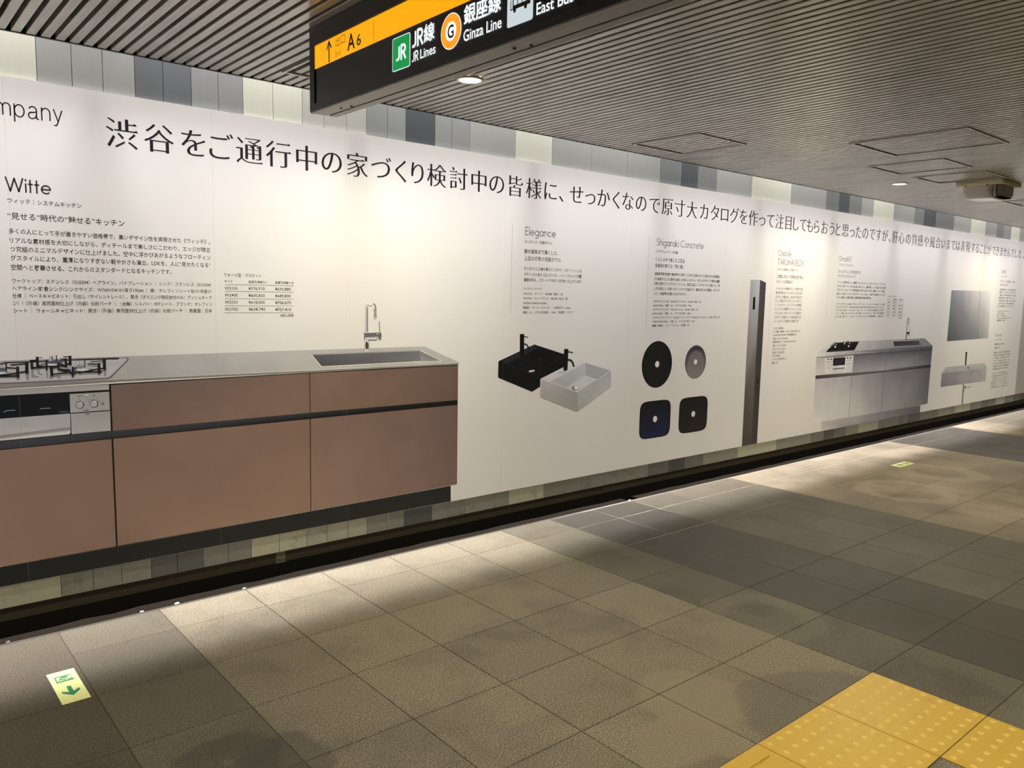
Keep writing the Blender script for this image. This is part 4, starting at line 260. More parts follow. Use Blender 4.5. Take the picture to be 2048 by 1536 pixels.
'printed_black_bowl': [[[[4.6901,0.9171],[4.6868,0.9506],[4.6771,0.9828],[4.6613,1.0125],[4.64,1.0385],[4.6141,1.0599],[4.5845,1.0758],[4.5525,1.0855],[4.5191,1.0888],[4.4857,1.0855],[4.4536,1.0758],[4.4241,1.0599],[4.3981,1.0385],[4.3769,1.0125],[4.3611,0.9828],[4.3513,0.9506],[4.348,0.9171],[4.3513,0.8836],[4.3611,0.8514],[4.3769,0.8217],[4.3981,0.7957],[4.4241,0.7743],[4.4536,0.7585],[4.4857,0.7487],[4.5191,0.7454],[4.5525,0.7487],[4.5845,0.7585],[4.6141,0.7743],[4.64,0.7957],[4.6613,0.8217],[4.6771,0.8514],[4.6868,0.8836]],[[0.0038,0.0048,0.0043]]],[[[4.6674,0.9172],[4.6646,0.9479],[4.6561,0.9775],[4.6425,1.0047],[4.6241,1.0286],[4.6017,1.0482],[4.5761,1.0627],[4.5483,1.0717],[4.5195,1.0747],[4.4906,1.0717],[4.4629,1.0627],[4.4373,1.0482],[4.4149,1.0286],[4.3965,1.0047],[4.3828,0.9775],[4.3744,0.9479],[4.3716,0.9172],[4.3744,0.8865],[4.3828,0.857],[4.3965,0.8297],[4.4149,0.8059],[4.4373,0.7863],[4.4629,0.7717],[4.4906,0.7628],[4.5195,0.7597],[4.5483,0.7628],[4.5761,0.7717],[4.6017,0.7863],[4.6241,0.8059],[4.6425,0.8297],[4.6561,0.857],[4.6646,0.8865]],[[0.0075,0.0088,0.0081]]],[[[4.5487,0.9187],[4.5469,0.9287],[4.5418,0.9375],[4.534,0.9441],[4.5244,0.9476],[4.5142,0.9476],[4.5046,0.9441],[4.4968,0.9375],[4.4917,0.9287],[4.49,0.9187],[4.4917,0.9086],[4.4968,0.8998],[4.5046,0.8932],[4.5142,0.8897],[4.5244,0.8897],[4.534,0.8932],[4.5418,0.8998],[4.5469,0.9086]],[[0.0081,0.0081,0.0081]]],[[[4.5428,0.9187],[4.5414,0.9267],[4.5373,0.9338],[4.5311,0.939],[4.5234,0.9418],[4.5153,0.9418],[4.5076,0.939],[4.5013,0.9338],[4.4973,0.9267],[4.4958,0.9187],[4.4973,0.9106],[4.5013,0.9036],[4.5076,0.8983],[4.5153,0.8955],[4.5234,0.8955],[4.5311,0.8983],[4.5373,0.9036],[4.5414,0.9106]],[[0.85,0.85,0.85]]]],
'printed_taupe_bowl': [[[[5.1074,0.9159],[5.1049,0.9412],[5.0974,0.9656],[5.0852,0.988],[5.0688,1.0076],[5.0488,1.0238],[5.026,1.0357],[5.0013,1.0431],[4.9756,1.0456],[4.9499,1.0431],[4.9251,1.0357],[4.9023,1.0238],[4.8824,1.0076],[4.866,0.988],[4.8538,0.9656],[4.8463,0.9412],[4.8437,0.9159],[4.8463,0.8906],[4.8538,0.8663],[4.866,0.8439],[4.8824,0.8242],[4.9023,0.8081],[4.9251,0.7961],[4.9499,0.7887],[4.9756,0.7862],[5.0013,0.7887],[5.026,0.7961],[5.0488,0.8081],[5.0688,0.8242],[5.0852,0.8439],[5.0974,0.8663],[5.1049,0.8906]],[[0.1468,0.1274,0.1315],[0.1322,0.1158,0.121],[0.1192,0.1054,0.1116],[0.1079,0.0964,0.1034],[0.0986,0.089,0.0967],[0.0914,0.0832,0.0915],[0.0862,0.079,0.0878],[0.0832,0.0766,0.0856],[0.0821,0.0757,0.0848],[0.0832,0.0766,0.0856],[0.0862,0.079,0.0878],[0.0914,0.0832,0.0915],[0.0986,0.089,0.0967],[0.1079,0.0964,0.1034],[0.1192,0.1054,0.1116],[0.1322,0.1158,0.121],[0.1468,0.1274,0.1315],[0.1616,0.1387,0.1408],[0.1757,0.149,0.1474],[0.1892,0.1589,0.1537],[0.2016,0.1679,0.1593],[0.2121,0.1754,0.164],[0.2201,0.1812,0.1675],[0.2251,0.1848,0.1697],[0.2268,0.186,0.1705],[0.2251,0.1848,0.1697],[0.2201,0.1812,0.1675],[0.2121,0.1754,0.164],[0.2016,0.1679,0.1593],[0.1892,0.1589,0.1537],[0.1757,0.149,0.1474],[0.1616,0.1387,0.1408]]],[[[5.0993,0.9126],[5.0969,0.9366],[5.0899,0.9597],[5.0785,0.981],[5.0631,0.9996],[5.0444,1.015],[5.0231,1.0263],[4.9999,1.0333],[4.9759,1.0357],[4.9518,1.0333],[4.9286,1.0263],[4.9073,1.015],[4.8886,0.9996],[4.8733,0.981],[4.8619,0.9597],[4.8548,0.9366],[4.8525,0.9126],[4.8548,0.8886],[4.8619,0.8656],[4.8733,0.8443],[4.8886,0.8256],[4.9073,0.8103],[4.9286,0.799],[4.9518,0.792],[4.9759,0.7896],[4.9999,0.792],[5.0231,0.799],[5.0444,0.8103],[5.0631,0.8256],[5.0785,0.8443],[5.0899,0.8656],[5.0969,0.8886]],[[0.1225,0.1086,0.1165],[0.0989,0.0885,0.096],[0.0792,0.0718,0.0792],[0.0635,0.0584,0.0659],[0.0515,0.0481,0.0557],[0.0428,0.0407,0.0483],[0.0371,0.0358,0.0438],[0.0339,0.0331,0.0412],[0.0329,0.0322,0.0403],[0.0339,0.0331,0.0412],[0.0371,0.0358,0.0438],[0.0428,0.0407,0.0483],[0.0515,0.0481,0.0557],[0.0635,0.0584,0.0659],[0.0792,0.0718,0.0792],[0.0989,0.0885,0.096],[0.1225,0.1086,0.1165],[0.1495,0.1316,0.1404],[0.1762,0.1533,0.1593],[0.2024,0.1741,0.1759],[0.227,0.1936,0.1913],[0.2485,0.2105,0.2045],[0.2652,0.2237,0.2147],[0.2759,0.232,0.2211],[0.2795,0.2348,0.2233],[0.2759,0.232,0.2211],[0.2652,0.2237,0.2147],[0.2485,0.2105,0.2045],[0.227,0.1936,0.1913],[0.2024,0.1741,0.1759],[0.1762,0.1533,0.1593],[0.1495,0.1316,0.1404]]],[[[5.085,0.8992],[5.083,0.92],[5.077,0.9399],[5.0673,0.9583],[5.0542,0.9744],[5.0383,0.9876],[5.0201,0.9975],[5.0004,1.0035],[4.9799,1.0056],[4.9594,1.0035],[4.9396,0.9975],[4.9214,0.9876],[4.9055,0.9744],[4.8924,0.9583],[4.8827,0.9399],[4.8767,0.92],[4.8747,0.8992],[4.8767,0.8785],[4.8827,0.8585],[4.8924,0.8401],[4.9055,0.824],[4.9214,0.8108],[4.9396,0.8009],[4.9594,0.7949],[4.9799,0.7928],[5.0004,0.7949],[5.0201,0.8009],[5.0383,0.8108],[5.0542,0.824],[5.0673,0.8401],[5.077,0.8585],[5.083,0.8785]],[[0.2171,0.1883,0.188],[0.2078,0.1808,0.1825],[0.1991,0.1737,0.1773],[0.1912,0.1673,0.1726],[0.1845,0.1619,0.1686],[0.1791,0.1575,0.1653],[0.1751,0.1543,0.1629],[0.1727,0.1523,0.1614],[0.1719,0.1516,0.1609],[0.1727,0.1523,0.1614],[0.1751,0.1543,0.1629],[0.1791,0.1575,0.1653],[0.1845,0.1619,0.1686],[0.1912,0.1673,0.1726],[0.1991,0.1737,0.1773],[0.2078,0.1808,0.1825],[0.2171,0.1883,0.188],[0.2266,0.196,0.1936],[0.236,0.2035,0.199],[0.2448,0.2107,0.2041],[0.2527,0.217,0.2087],[0.2593,0.2223,0.2124],[0.2643,0.2263,0.2153],[0.2674,0.2288,0.217],[0.2684,0.2296,0.2176],[0.2674,0.2288,0.217],[0.2643,0.2263,0.2153],[0.2593,0.2223,0.2124],[0.2527,0.217,0.2087],[0.2448,0.2107,0.2041],[0.236,0.2035,0.199],[0.2266,0.196,0.1936]]],[[[5.0028,0.9172],[5.0011,0.9264],[4.9965,0.9345],[4.9893,0.9405],[4.9806,0.9437],[4.9712,0.9437],[4.9625,0.9405],[4.9553,0.9345],[4.9506,0.9264],[4.949,0.9172],[4.9506,0.9081],[4.9553,0.9],[4.9625,0.894],[4.9712,0.8908],[4.9806,0.8908],[4.9893,0.894],[4.9965,0.9],[5.0011,0.9081]],[[0.101,0.0833,0.0777]]],[[[4.9974,0.9172],[4.9961,0.9246],[4.9924,0.9311],[4.9866,0.9359],[4.9796,0.9384],[4.9722,0.9384],[4.9651,0.9359],[4.9594,0.9311],[4.9557,0.9246],[4.9544,0.9172],[4.9557,0.9099],[4.9594,0.9034],[4.9651,0.8986],[4.9722,0.8961],[4.9796,0.8961],[4.9866,0.8986],[4.9924,0.9034],[4.9961,0.9099]],[[0.85,0.85,0.85]]]],
'printed_indigo_square_bowl': [[[[4.6986,0.5116],[4.698,0.58],[4.696,0.5993],[4.6927,0.6126],[4.6879,0.6227],[4.6815,0.6308],[4.6735,0.6371],[4.6633,0.6421],[4.6504,0.6459],[4.6335,0.6485],[4.609,0.6501],[4.5221,0.6506],[4.4352,0.6501],[4.4107,0.6485],[4.3938,0.6459],[4.3809,0.6421],[4.3708,0.6371],[4.3627,0.6308],[4.3563,0.6227],[4.3515,0.6126],[4.3482,0.5993],[4.3462,0.58],[4.3456,0.5116],[4.3462,0.4432],[4.3482,0.4239],[4.3515,0.4106],[4.3563,0.4004],[4.3627,0.3924],[4.3708,0.386],[4.3809,0.381],[4.3938,0.3773],[4.4107,0.3746],[4.4352,0.3731],[4.5221,0.3726],[4.609,0.3731],[4.6335,0.3746],[4.6504,0.3773],[4.6633,0.381],[4.6735,0.386],[4.6815,0.3924],[4.6879,0.4004],[4.6927,0.4106],[4.696,0.4239],[4.698,0.4432]],[[0.0046,0.0062,0.016],[0.0045,0.0059,0.0143],[0.0044,0.0056,0.0128],[0.0042,0.0053,0.0114],[0.0041,0.0051,0.0103],[0.0041,0.0049,0.0094],[0.004,0.0047,0.0086],[0.0039,0.0046,0.008],[0.0039,0.0044,0.0075],[0.0038,0.0044,0.0072],[0.0038,0.0043,0.007],[0.0038,0.0043,0.0069],[0.0038,0.0043,0.007],[0.0038,0.0044,0.0072],[0.0039,0.0044,0.0075],[0.0039,0.0046,0.008],[0.004,0.0047,0.0086],[0.0041,0.0049,0.0094],[0.0041,0.0051,0.0103],[0.0042,0.0053,0.0114],[0.0044,0.0056,0.0128],[0.0045,0.0059,0.0143],[0.0046,0.0062,0.016],[0.0048,0.0065,0.0179],[0.0049,0.0069,0.0198],[0.005,0.0072,0.0218],[0.0051,0.0075,0.0238],[0.0052,0.0079,0.0258],[0.0053,0.0081,0.0276],[0.0054,0.0084,0.0292],[0.0055,0.0086,0.0305],[0.0055,0.0087,0.0315],[0.0056,0.0088,0.0321],[0.0056,0.0088,0.0323],[0.0056,0.0088,0.0321],[0.0055,0.0087,0.0315],[0.0055,0.0086,0.0305],[0.0054,0.0084,0.0292],[0.0053,0.0081,0.0276],[0.0052,0.0079,0.0258],[0.0051,0.0075,0.0238],[0.005,0.0072,0.0218],[0.0049,0.0069,0.0198],[0.0048,0.0065,0.0179]]],[[[4.6798,0.5023],[4.6792,0.5582],[4.6775,0.5739],[4.6745,0.5848],[4.6702,0.5931],[4.6646,0.5997],[4.6574,0.6049],[4.6483,0.6089],[4.6368,0.612],[4.6217,0.6142],[4.5999,0.6154],[4.5225,0.6159],[4.4451,0.6154],[4.4232,0.6142],[4.4082,0.612],[4.3967,0.6089],[4.3876,0.6049],[4.3804,0.5997],[4.3747,0.5931],[4.3705,0.5848],[4.3675,0.5739],[4.3657,0.5582],[4.3652,0.5023],[4.3657,0.4465],[4.3675,0.4307],[4.3705,0.4198],[4.3747,0.4115],[4.3804,0.405],[4.3876,0.3998],[4.3967,0.3957],[4.4082,0.3926],[4.4232,0.3905],[4.4451,0.3892],[4.5225,0.3888],[4.5999,0.3892],[4.6217,0.3905],[4.6368,0.3926],[4.6483,0.3957],[4.6574,0.3998],[4.6646,0.405],[4.6702,0.4115],[4.6745,0.4198],[4.6775,0.4307],[4.6792,0.4465]],[[0.0061,0.0092,0.0323],[0.0059,0.0085,0.0283],[0.0056,0.0079,0.0247],[0.0053,0.0074,0.0215],[0.0051,0.0069,0.0189],[0.0049,0.0064,0.0166],[0.0047,0.0061,0.0148],[0.0046,0.0058,0.0134],[0.0044,0.0056,0.0123],[0.0044,0.0054,0.0116],[0.0043,0.0053,0.0111],[0.0043,0.0053,0.011],[0.0043,0.0053,0.0111],[0.0044,0.0054,0.0116],[0.0044,0.0056,0.0123],[0.0046,0.0058,0.0134],[0.0047,0.0061,0.0148],[0.0049,0.0064,0.0166],[0.0051,0.0069,0.0189],[0.0053,0.0074,0.0215],[0.0056,0.0079,0.0247],[0.0059,0.0085,0.0283],[0.0061,0.0092,0.0323],[0.0064,0.0099,0.0367],[0.0067,0.0106,0.0415],[0.007,0.0113,0.0464],[0.0073,0.012,0.0514],[0.0076,0.0127,0.0563],[0.0078,0.0133,0.0609],[0.008,0.0138,0.065],[0.0082,0.0142,0.0684],[0.0083,0.0145,0.071],[0.0084,0.0147,0.0726],[0.0084,0.0148,0.0732],[0.0084,0.0147,0.0726],[0.0083,0.0145,0.071],[0.0082,0.0142,0.0684],[0.008,0.0138,0.065],[0.0078,0.0133,0.0609],[0.0076,0.0127,0.0563],[0.0073,0.012,0.0514],[0.007,0.0113,0.0464],[0.0067,0.0106,0.0415],[0.0064,0.0099,0.0367]]],[[[4.5499,0.513],[4.5481,0.5231],[4.543,0.5319],[4.5352,0.5385],[4.5256,0.542],[4.5154,0.542],[4.5058,0.5385],[4.498,0.5319],[4.4929,0.5231],[4.4911,0.513],[4.4929,0.503],[4.498,0.4942],[4.5058,0.4876],[4.5154,0.4841],[4.5256,0.4841],[4.5352,0.4876],[4.543,0.4942],[4.5481,0.503]],[[0.0081,0.0081,0.0081]]],[[[4.544,0.513],[4.5426,0.5211],[4.5385,0.5282],[4.5323,0.5334],[4.5246,0.5362],[4.5164,0.5362],[4.5088,0.5334],[4.5025,0.5282],[4.4984,0.5211],[4.497,0.513],[4.4984,0.505],[4.5025,0.4979],[4.5088,0.4927],[4.5164,0.4899],[4.5246,0.4899],[4.5323,0.4927],[4.5385,0.4979],[4.5426,0.505]],[[0.85,0.85,0.85]]]],
'printed_charcoal_square_bowl': [[[[5.1574,0.5079],[5.1568,0.5761],[5.1548,0.5953],[5.1514,0.6086],[5.1465,0.6187],[5.1401,0.6267],[5.1319,0.633],[5.1215,0.638],[5.1084,0.6417],[5.0913,0.6444],[5.0664,0.6459],[4.9783,0.6464],[4.8901,0.6459],[4.8652,0.6444],[4.8481,0.6417],[4.835,0.638],[4.8246,0.633],[4.8164,0.6267],[4.81,0.6187],[4.8051,0.6086],[4.8017,0.5953],[4.7997,0.5761],[4.7991,0.5079],[4.7997,0.4398],[4.8017,0.4205],[4.8051,0.4073],[4.81,0.3972],[4.8164,0.3892],[4.8246,0.3828],[4.835,0.3778],[4.8481,0.3741],[4.8652,0.3715],[4.8901,0.3699],[4.9783,0.3694],[5.0664,0.3699],[5.0913,0.3715],[5.1084,0.3741],[5.1215,0.3778],[5.1319,0.3828],[5.1401,0.3892],[5.1465,0.3972],[5.1514,0.4073],[5.1548,0.4205],[5.1568,0.4398]],[[0.0058,0.0053,0.0045],[0.0056,0.0052,0.0045],[0.0055,0.0051,0.0045],[0.0053,0.0051,0.0044],[0.0052,0.005,0.0044],[0.0051,0.0049,0.0044],[0.005,0.0049,0.0044],[0.0049,0.0048,0.0043],[0.0049,0.0048,0.0043],[0.0048,0.0048,0.0043],[0.0048,0.0048,0.0043],[0.0048,0.0048,0.0043],[0.0048,0.0048,0.0043],[0.0048,0.0048,0.0043],[0.0049,0.0048,0.0043],[0.0049,0.0048,0.0043],[0.005,0.0049,0.0044],[0.0051,0.0049,0.0044],[0.0052,0.005,0.0044],[0.0053,0.0051,0.0044],[0.0055,0.0051,0.0045],[0.0056,0.0052,0.0045],[0.0058,0.0053,0.0045],[0.0059,0.0053,0.0046],[0.0061,0.0054,0.0046],[0.0062,0.0055,0.0046],[0.0064,0.0055,0.0047],[0.0065,0.0056,0.0047],[0.0066,0.0056,0.0047],[0.0067,0.0057,0.0047],[0.0068,0.0057,0.0047],[0.0069,0.0058,0.0048],[0.0069,0.0058,0.0048],[0.0069,0.0058,0.0048],[0.0069,0.0058,0.0048],[0.0069,0.0058,0.0048],[0.0068,0.0057,0.0047],[0.0067,0.0057,0.0047],[0.0066,0.0056,0.0047],[0.0065,0.0056,0.0047],[0.0064,0.0055,0.0047],[0.0062,0.0055,0.0046],[0.0061,0.0054,0.0046],[0.0059,0.0053,0.0046]]],[[[5.1382,0.5058],[5.1376,0.5645],[5.1358,0.581],[5.1328,0.5925],[5.1285,0.6012],[5.1228,0.6081],[5.1156,0.6135],[5.1064,0.6178],[5.0948,0.621],[5.0796,0.6233],[5.0576,0.6246],[4.9795,0.6251],[4.9013,0.6246],[4.8793,0.6233],[4.8641,0.621],[4.8525,0.6178],[4.8433,0.6135],[4.8361,0.6081],[4.8304,0.6012],[4.8261,0.5925],[4.8231,0.581],[4.8213,0.5645],[4.8207,0.5058],[4.8213,0.4471],[4.8231,0.4305],[4.8261,0.4191],[4.8304,0.4104],[4.8361,0.4035],[4.8433,0.398],[4.8525,0.3937],[4.8641,0.3905],[4.8793,0.3882],[4.9013,0.3869],[4.9795,0.3865],[5.0576,0.3869],[5.0796,0.3882],[5.0948,0.3905],[5.1064,0.3937],[5.1156,0.398],[5.1228,0.4035],[5.1285,0.4104],[5.1328,0.4191],[5.1358,0.4305],[5.1376,0.4471]],[[0.0092,0.0085,0.0072],[0.0086,0.0081,0.0069],[0.0081,0.0077,0.0066],[0.0076,0.0073,0.0063],[0.0072,0.0069,0.0061],[0.0068,0.0066,0.0059],[0.0065,0.0064,0.0057],[0.0063,0.0062,0.0055],[0.006,0.006,0.0054],[0.0059,0.0059,0.0053],[0.0058,0.0058,0.0053],[0.0058,0.0058,0.0053],[0.0058,0.0058,0.0053],[0.0059,0.0059,0.0053],[0.006,0.006,0.0054],[0.0063,0.0062,0.0055],[0.0065,0.0064,0.0057],[0.0068,0.0066,0.0059],[0.0072,0.0069,0.0061],[0.0076,0.0073,0.0063],[0.0081,0.0077,0.0066],[0.0086,0.0081,0.0069],[0.0092,0.0085,0.0072],[0.0097,0.0089,0.0075],[0.0103,0.0093,0.0078],[0.0108,0.0098,0.0081],[0.0114,0.0102,0.0084],[0.0119,0.0106,0.0088],[0.0124,0.011,0.009],[0.0128,0.0113,0.0093],[0.0132,0.0116,0.0095],[0.0134,0.0118,0.0097],[0.0136,0.0119,0.0097],[0.0136,0.012,0.0098],[0.0136,0.0119,0.0097],[0.0134,0.0118,0.0097],[0.0132,0.0116,0.0095],[0.0128,0.0113,0.0093],[0.0124,0.011,0.009],[0.0119,0.0106,0.0088],[0.0114,0.0102,0.0084],[0.0108,0.0098,0.0081],[0.0103,0.0093,0.0078],[0.0097,0.0089,0.0075]]],[[[5.0061,0.5125],[5.0043,0.5226],[4.9992,0.5314],[4.9914,0.5379],[4.9818,0.5414],[4.9716,0.5414],[4.9621,0.5379],[4.9542,0.5314],[4.9491,0.5226],[4.9474,0.5125],[4.9491,0.5025],[4.9542,0.4936],[4.9621,0.4871],[4.9716,0.4836],[4.9818,0.4836],[4.9914,0.4871],[4.9992,0.4936],[5.0043,0.5025]],[[0.0081,0.0081,0.0081]]],[[[5.0002,0.5125],[4.9988,0.5205],[4.9947,0.5276],[4.9885,0.5329],[4.9808,0.5356],[4.9727,0.5356],[4.965,0.5329],[4.9587,0.5276],[4.9547,0.5205],[4.9532,0.5125],[4.9547,0.5045],[4.9587,0.4974],[4.965,0.4922],[4.9727,0.4894],[4.9808,0.4894],[4.9885,0.4922],[4.9947,0.4974],[4.9988,0.5045]],[[0.85,0.85,0.85]]]],
'printed_parcel_pole': [[[[5.6562,1.5615],[5.7937,1.5632],[5.7996,1.4516],[5.8005,0.9157],[5.802,0.1825],[5.6595,0.1802],[5.6568,0.6288],[5.6543,1.1049]],[[0.4321,0.4437,0.4587],[0.5259,0.5439,0.5784],[0.471,0.4852,0.4912],[0.1961,0.1781,0.1645],[0.0609,0.05,0.0425],[0.0527,0.0423,0.0373],[0.1256,0.1031,0.0963],[0.2661,0.2578,0.2436]]],[[[5.7937,1.5632],[5.8826,1.5422],[5.8804,0.9028],[5.8816,0.1778],[5.802,0.1825],[5.7937,0.8077]],[[0.0746,0.0676,0.0773],[0.0609,0.0537,0.0585],[0.0567,0.046,0.0452],[0.0453,0.0384,0.0357],[0.0489,0.0419,0.0365],[0.0746,0.0592,0.0578]]],[[[5.7069,1.4196],[5.739,1.4219],[5.7405,1.319],[5.7065,1.3189]],[[0.0029,0.0029,0.0029]]],[[[5.831,0.7464],[5.8465,0.7495],[5.8523,0.6905],[5.8439,0.6512],[5.8295,0.6551]],[[0.0097,0.0073,0.0064]]],[[[5.8436,0.6811],[5.8421,0.6776],[5.8379,0.6764],[5.8334,0.6782],[5.8313,0.6818],[5.8327,0.6853],[5.8369,0.6865],[5.8414,0.6847]],[[0.3715,0.3671,0.3975]]]],
'printed_steel_kitchen': [[[[6.7795,0.9217],[7.0405,1.0135],[7.2771,1.0192],[8.0449,1.0137],[9.0656,1.0097],[9.2919,0.9205],[8.3837,0.9159],[7.4603,0.9159],[6.7799,0.9184]],[[0.7246,0.7027,0.6917],[0.7431,0.7407,0.7339],[0.6535,0.6478,0.6509],[0.5549,0.5538,0.5644],[0.231,0.2448,0.2575],[0.2602,0.2709,0.2939],[0.3726,0.3844,0.4203],[0.5867,0.587,0.5925],[0.8,0.7799,0.7776]]],[[[6.7799,0.9184],[7.4603,0.9159],[8.3818,0.9272],[9.2919,0.9205],[9.2912,0.8844],[8.3888,0.8857],[7.4653,0.8809],[6.7776,0.8856]],[[0.85,0.85,0.85],[0.3603,0.3338,0.3609],[0.2127,0.2063,0.2575],[0.1192,0.1238,0.1419],[0.0814,0.0823,0.0934],[0.148,0.1478,0.193],[0.2602,0.2448,0.2815],[0.8,0.7799,0.7556]]],[[[6.7783,0.8803],[9.2885,0.8789],[9.279,0.2695],[9.0931,0.2634],[6.7821,0.2708]],[[0.5707,0.5139,0.5372],[0.0709,0.0757,0.0787],[0.1786,0.1715,0.193],[0.1952,0.1884,0.2133],[0.85,0.85,0.85]]],[[[6.7783,0.8803],[7.4653,0.8809],[7.4775,0.6948],[6.7833,0.7171]],[[0.5867,0.5297,0.5552],[0.509,0.4683,0.5021],[0.5867,0.562,0.5737],[0.7246,0.6841,0.7126]]],[[[7.4824,0.8817],[8.1457,0.8788],[8.1652,0.7079],[7.49,0.7082]],[[0.1786,0.1715,0.203],[0.1786,0.1798,0.2239],[0.509,0.4984,0.5194],[0.4797,0.4683,0.485]]],[[[8.1583,0.8799],[9.2846,0.879],[9.2863,0.7114],[8.1763,0.7089]],[[0.148,0.1555,0.193],[0.0659,0.0702,0.0772],[0.1786,0.1884,0.2133],[0.4797,0.4832,0.5021]]],[[[6.7835,0.684],[7.4579,0.6818],[7.4664,0.2667],[6.7817,0.2742]],[[0.5867,0.5297,0.5737],[0.5549,0.5457,0.5737],[0.7431,0.7215,0.7126],[0.85,0.85,0.85]]],[[[7.472,0.6832],[8.1452,0.6829],[8.1472,0.2688],[7.4776,0.2685]],[[0.509,0.4832,0.5194],[0.3135,0.3101,0.3468],[0.5241,0.5139,0.5194],[0.7246,0.7027,0.6917]]],[[[8.1609,0.6843],[9.2803,0.6834],[9.279,0.2695],[8.1632,0.269]],[[0.3024,0.2986,0.3468],[0.1339,0.1332,0.1559],[0.1786,0.1798,0.203],[0.5241,0.5139,0.5194]]],[[[6.7833,0.7171],[7.49,0.7082],[8.1733,0.7075],[9.2863,0.7114],[9.2841,0.6832],[8.1763,0.6888],[7.4933,0.6849],[6.7833,0.686]],[[0.0374,0.0247,0.0363],[0.3135,0.2986,0.3331],[0.4377,0.4393,0.452],[0.0311,0.0197,0.0319],[0.0409,0.0276,0.0439],[0.2127,0.2063,0.2239],[0.1952,0.1798,0.203],[0.0992,0.0695,0.0989]]],[[[6.785,0.6841],[7.4978,0.6802],[7.4957,0.6866],[6.7832,0.6901]],[[0.0144,0.0098,0.0149]]],[[[7.4915,0.6802],[8.1816,0.6832],[8.1788,0.69],[7.4891,0.6866]],[[0.0144,0.0098,0.0149]]],[[[8.1743,0.6832],[9.29,0.6787],[9.287,0.6861],[8.1718,0.69]],[[0.0144,0.0098,0.0149]]],[[[6.7763,0.8806],[7.4685,0.8784],[7.4672,0.8833],[6.7752,0.8853]],[[0.0709,0.0618,0.0684]]],[[[7.4636,0.8784],[8.3932,0.8792],[8.3914,0.8845],[7.4621,0.8833]],[[0.0709,0.0618,0.0684]]],[[[8.3874,0.8792],[9.296,0.8791],[9.294,0.8848],[8.3856,0.8845]],[[0.0709,0.0618,0.0684]]],[[[6.9448,0.2728],[9.0938,0.2593],[9.0946,0.1746],[8.1786,0.172],[7.4224,0.1726],[6.9503,0.1768]],[[0.5867,0.562,0.5737],[0.1122,0.1036,0.1314],[0.1056,0.1026,0.1143],[0.3135,0.2986,0.3331],[0.3726,0.3586,0.3899],[0.6885,0.6478,0.6509]]],[[[7.4586,0.6827],[7.4628,0.2662],[7.47,0.2653],[7.4658,0.6821]],[[0.1952,0.1798,0.203]]],[[[8.1488,0.686],[8.1513,0.2676],[8.1594,0.2667],[8.1569,0.6853]],[[0.1952,0.1798,0.203]]],[[[7.4734,0.8802],[7.4806,0.7079],[7.4878,0.7074],[7.4806,0.8797]],[[0.1952,0.1798,0.203]]],[[[8.148,0.8797],[8.1658,0.7085],[8.1739,0.708],[8.156,0.8794]],[[0.1952,0.1798,0.203]]]],
'printed_steel_sink': [[[[8.3014,0.9943],[8.927,0.9916],[9.0608,0.9365],[8.3341,0.936]],[[0.6885,0.7215,0.7776]]],[[[8.305,0.9928],[8.9238,0.9894],[8.9424,0.9365],[8.3384,0.9397]],[[0.0446,0.0365,0.0448],[0.076,0.0764,0.0858],[0.1056,0.1087,0.1215],[0.0659,0.0612,0.0721]]],[[[8.9238,0.9894],[9.057,0.9373],[8.9426,0.9358]],[[0.1952,0.2063,0.2348]]]],
'printed_steel_faucet': [[[[8.6142,1.0025],[8.6128,1.0589],[8.5924,1.0599],[8.5938,1.0036]],[[0.0709,0.0709,0.0501]]],[[[8.6162,1.0864],[8.6053,1.2172],[8.5912,1.2175],[8.602,1.0869]],[[0.148,0.1404,0.1234]]],[[[8.6042,1.2132],[8.6154,1.2298],[8.6019,1.2321],[8.5906,1.2155]],[[0.148,0.1404,0.1234]]],[[[8.6083,1.2261],[8.6294,1.2308],[8.6221,1.2363],[8.601,1.2316]],[[0.148,0.1404,0.1234]]],[[[8.6154,1.2318],[8.6377,1.2226],[8.6469,1.2269],[8.6246,1.2362]],[[0.148,0.1404,0.1234]]],[[[8.6323,1.2276],[8.6403,1.1588],[8.6545,1.1585],[8.6465,1.2273]],[[0.148,0.1404,0.1234]]],[[[8.684,1.0893],[8.6776,1.1401],[8.6681,1.1403],[8.6745,1.0896]],[[0.3726,0.3844,0.3609]]],[[[8.5891,1.0816],[8.6755,1.0888],[8.6828,1.0696],[8.5976,1.0642]],[[0.005,0.0041,0.005]]],[[[8.6171,1.0638],[8.6792,1.0679],[8.6777,1.054],[8.6349,1.0514]],[[0.3135,0.3101,0.3331]]]],
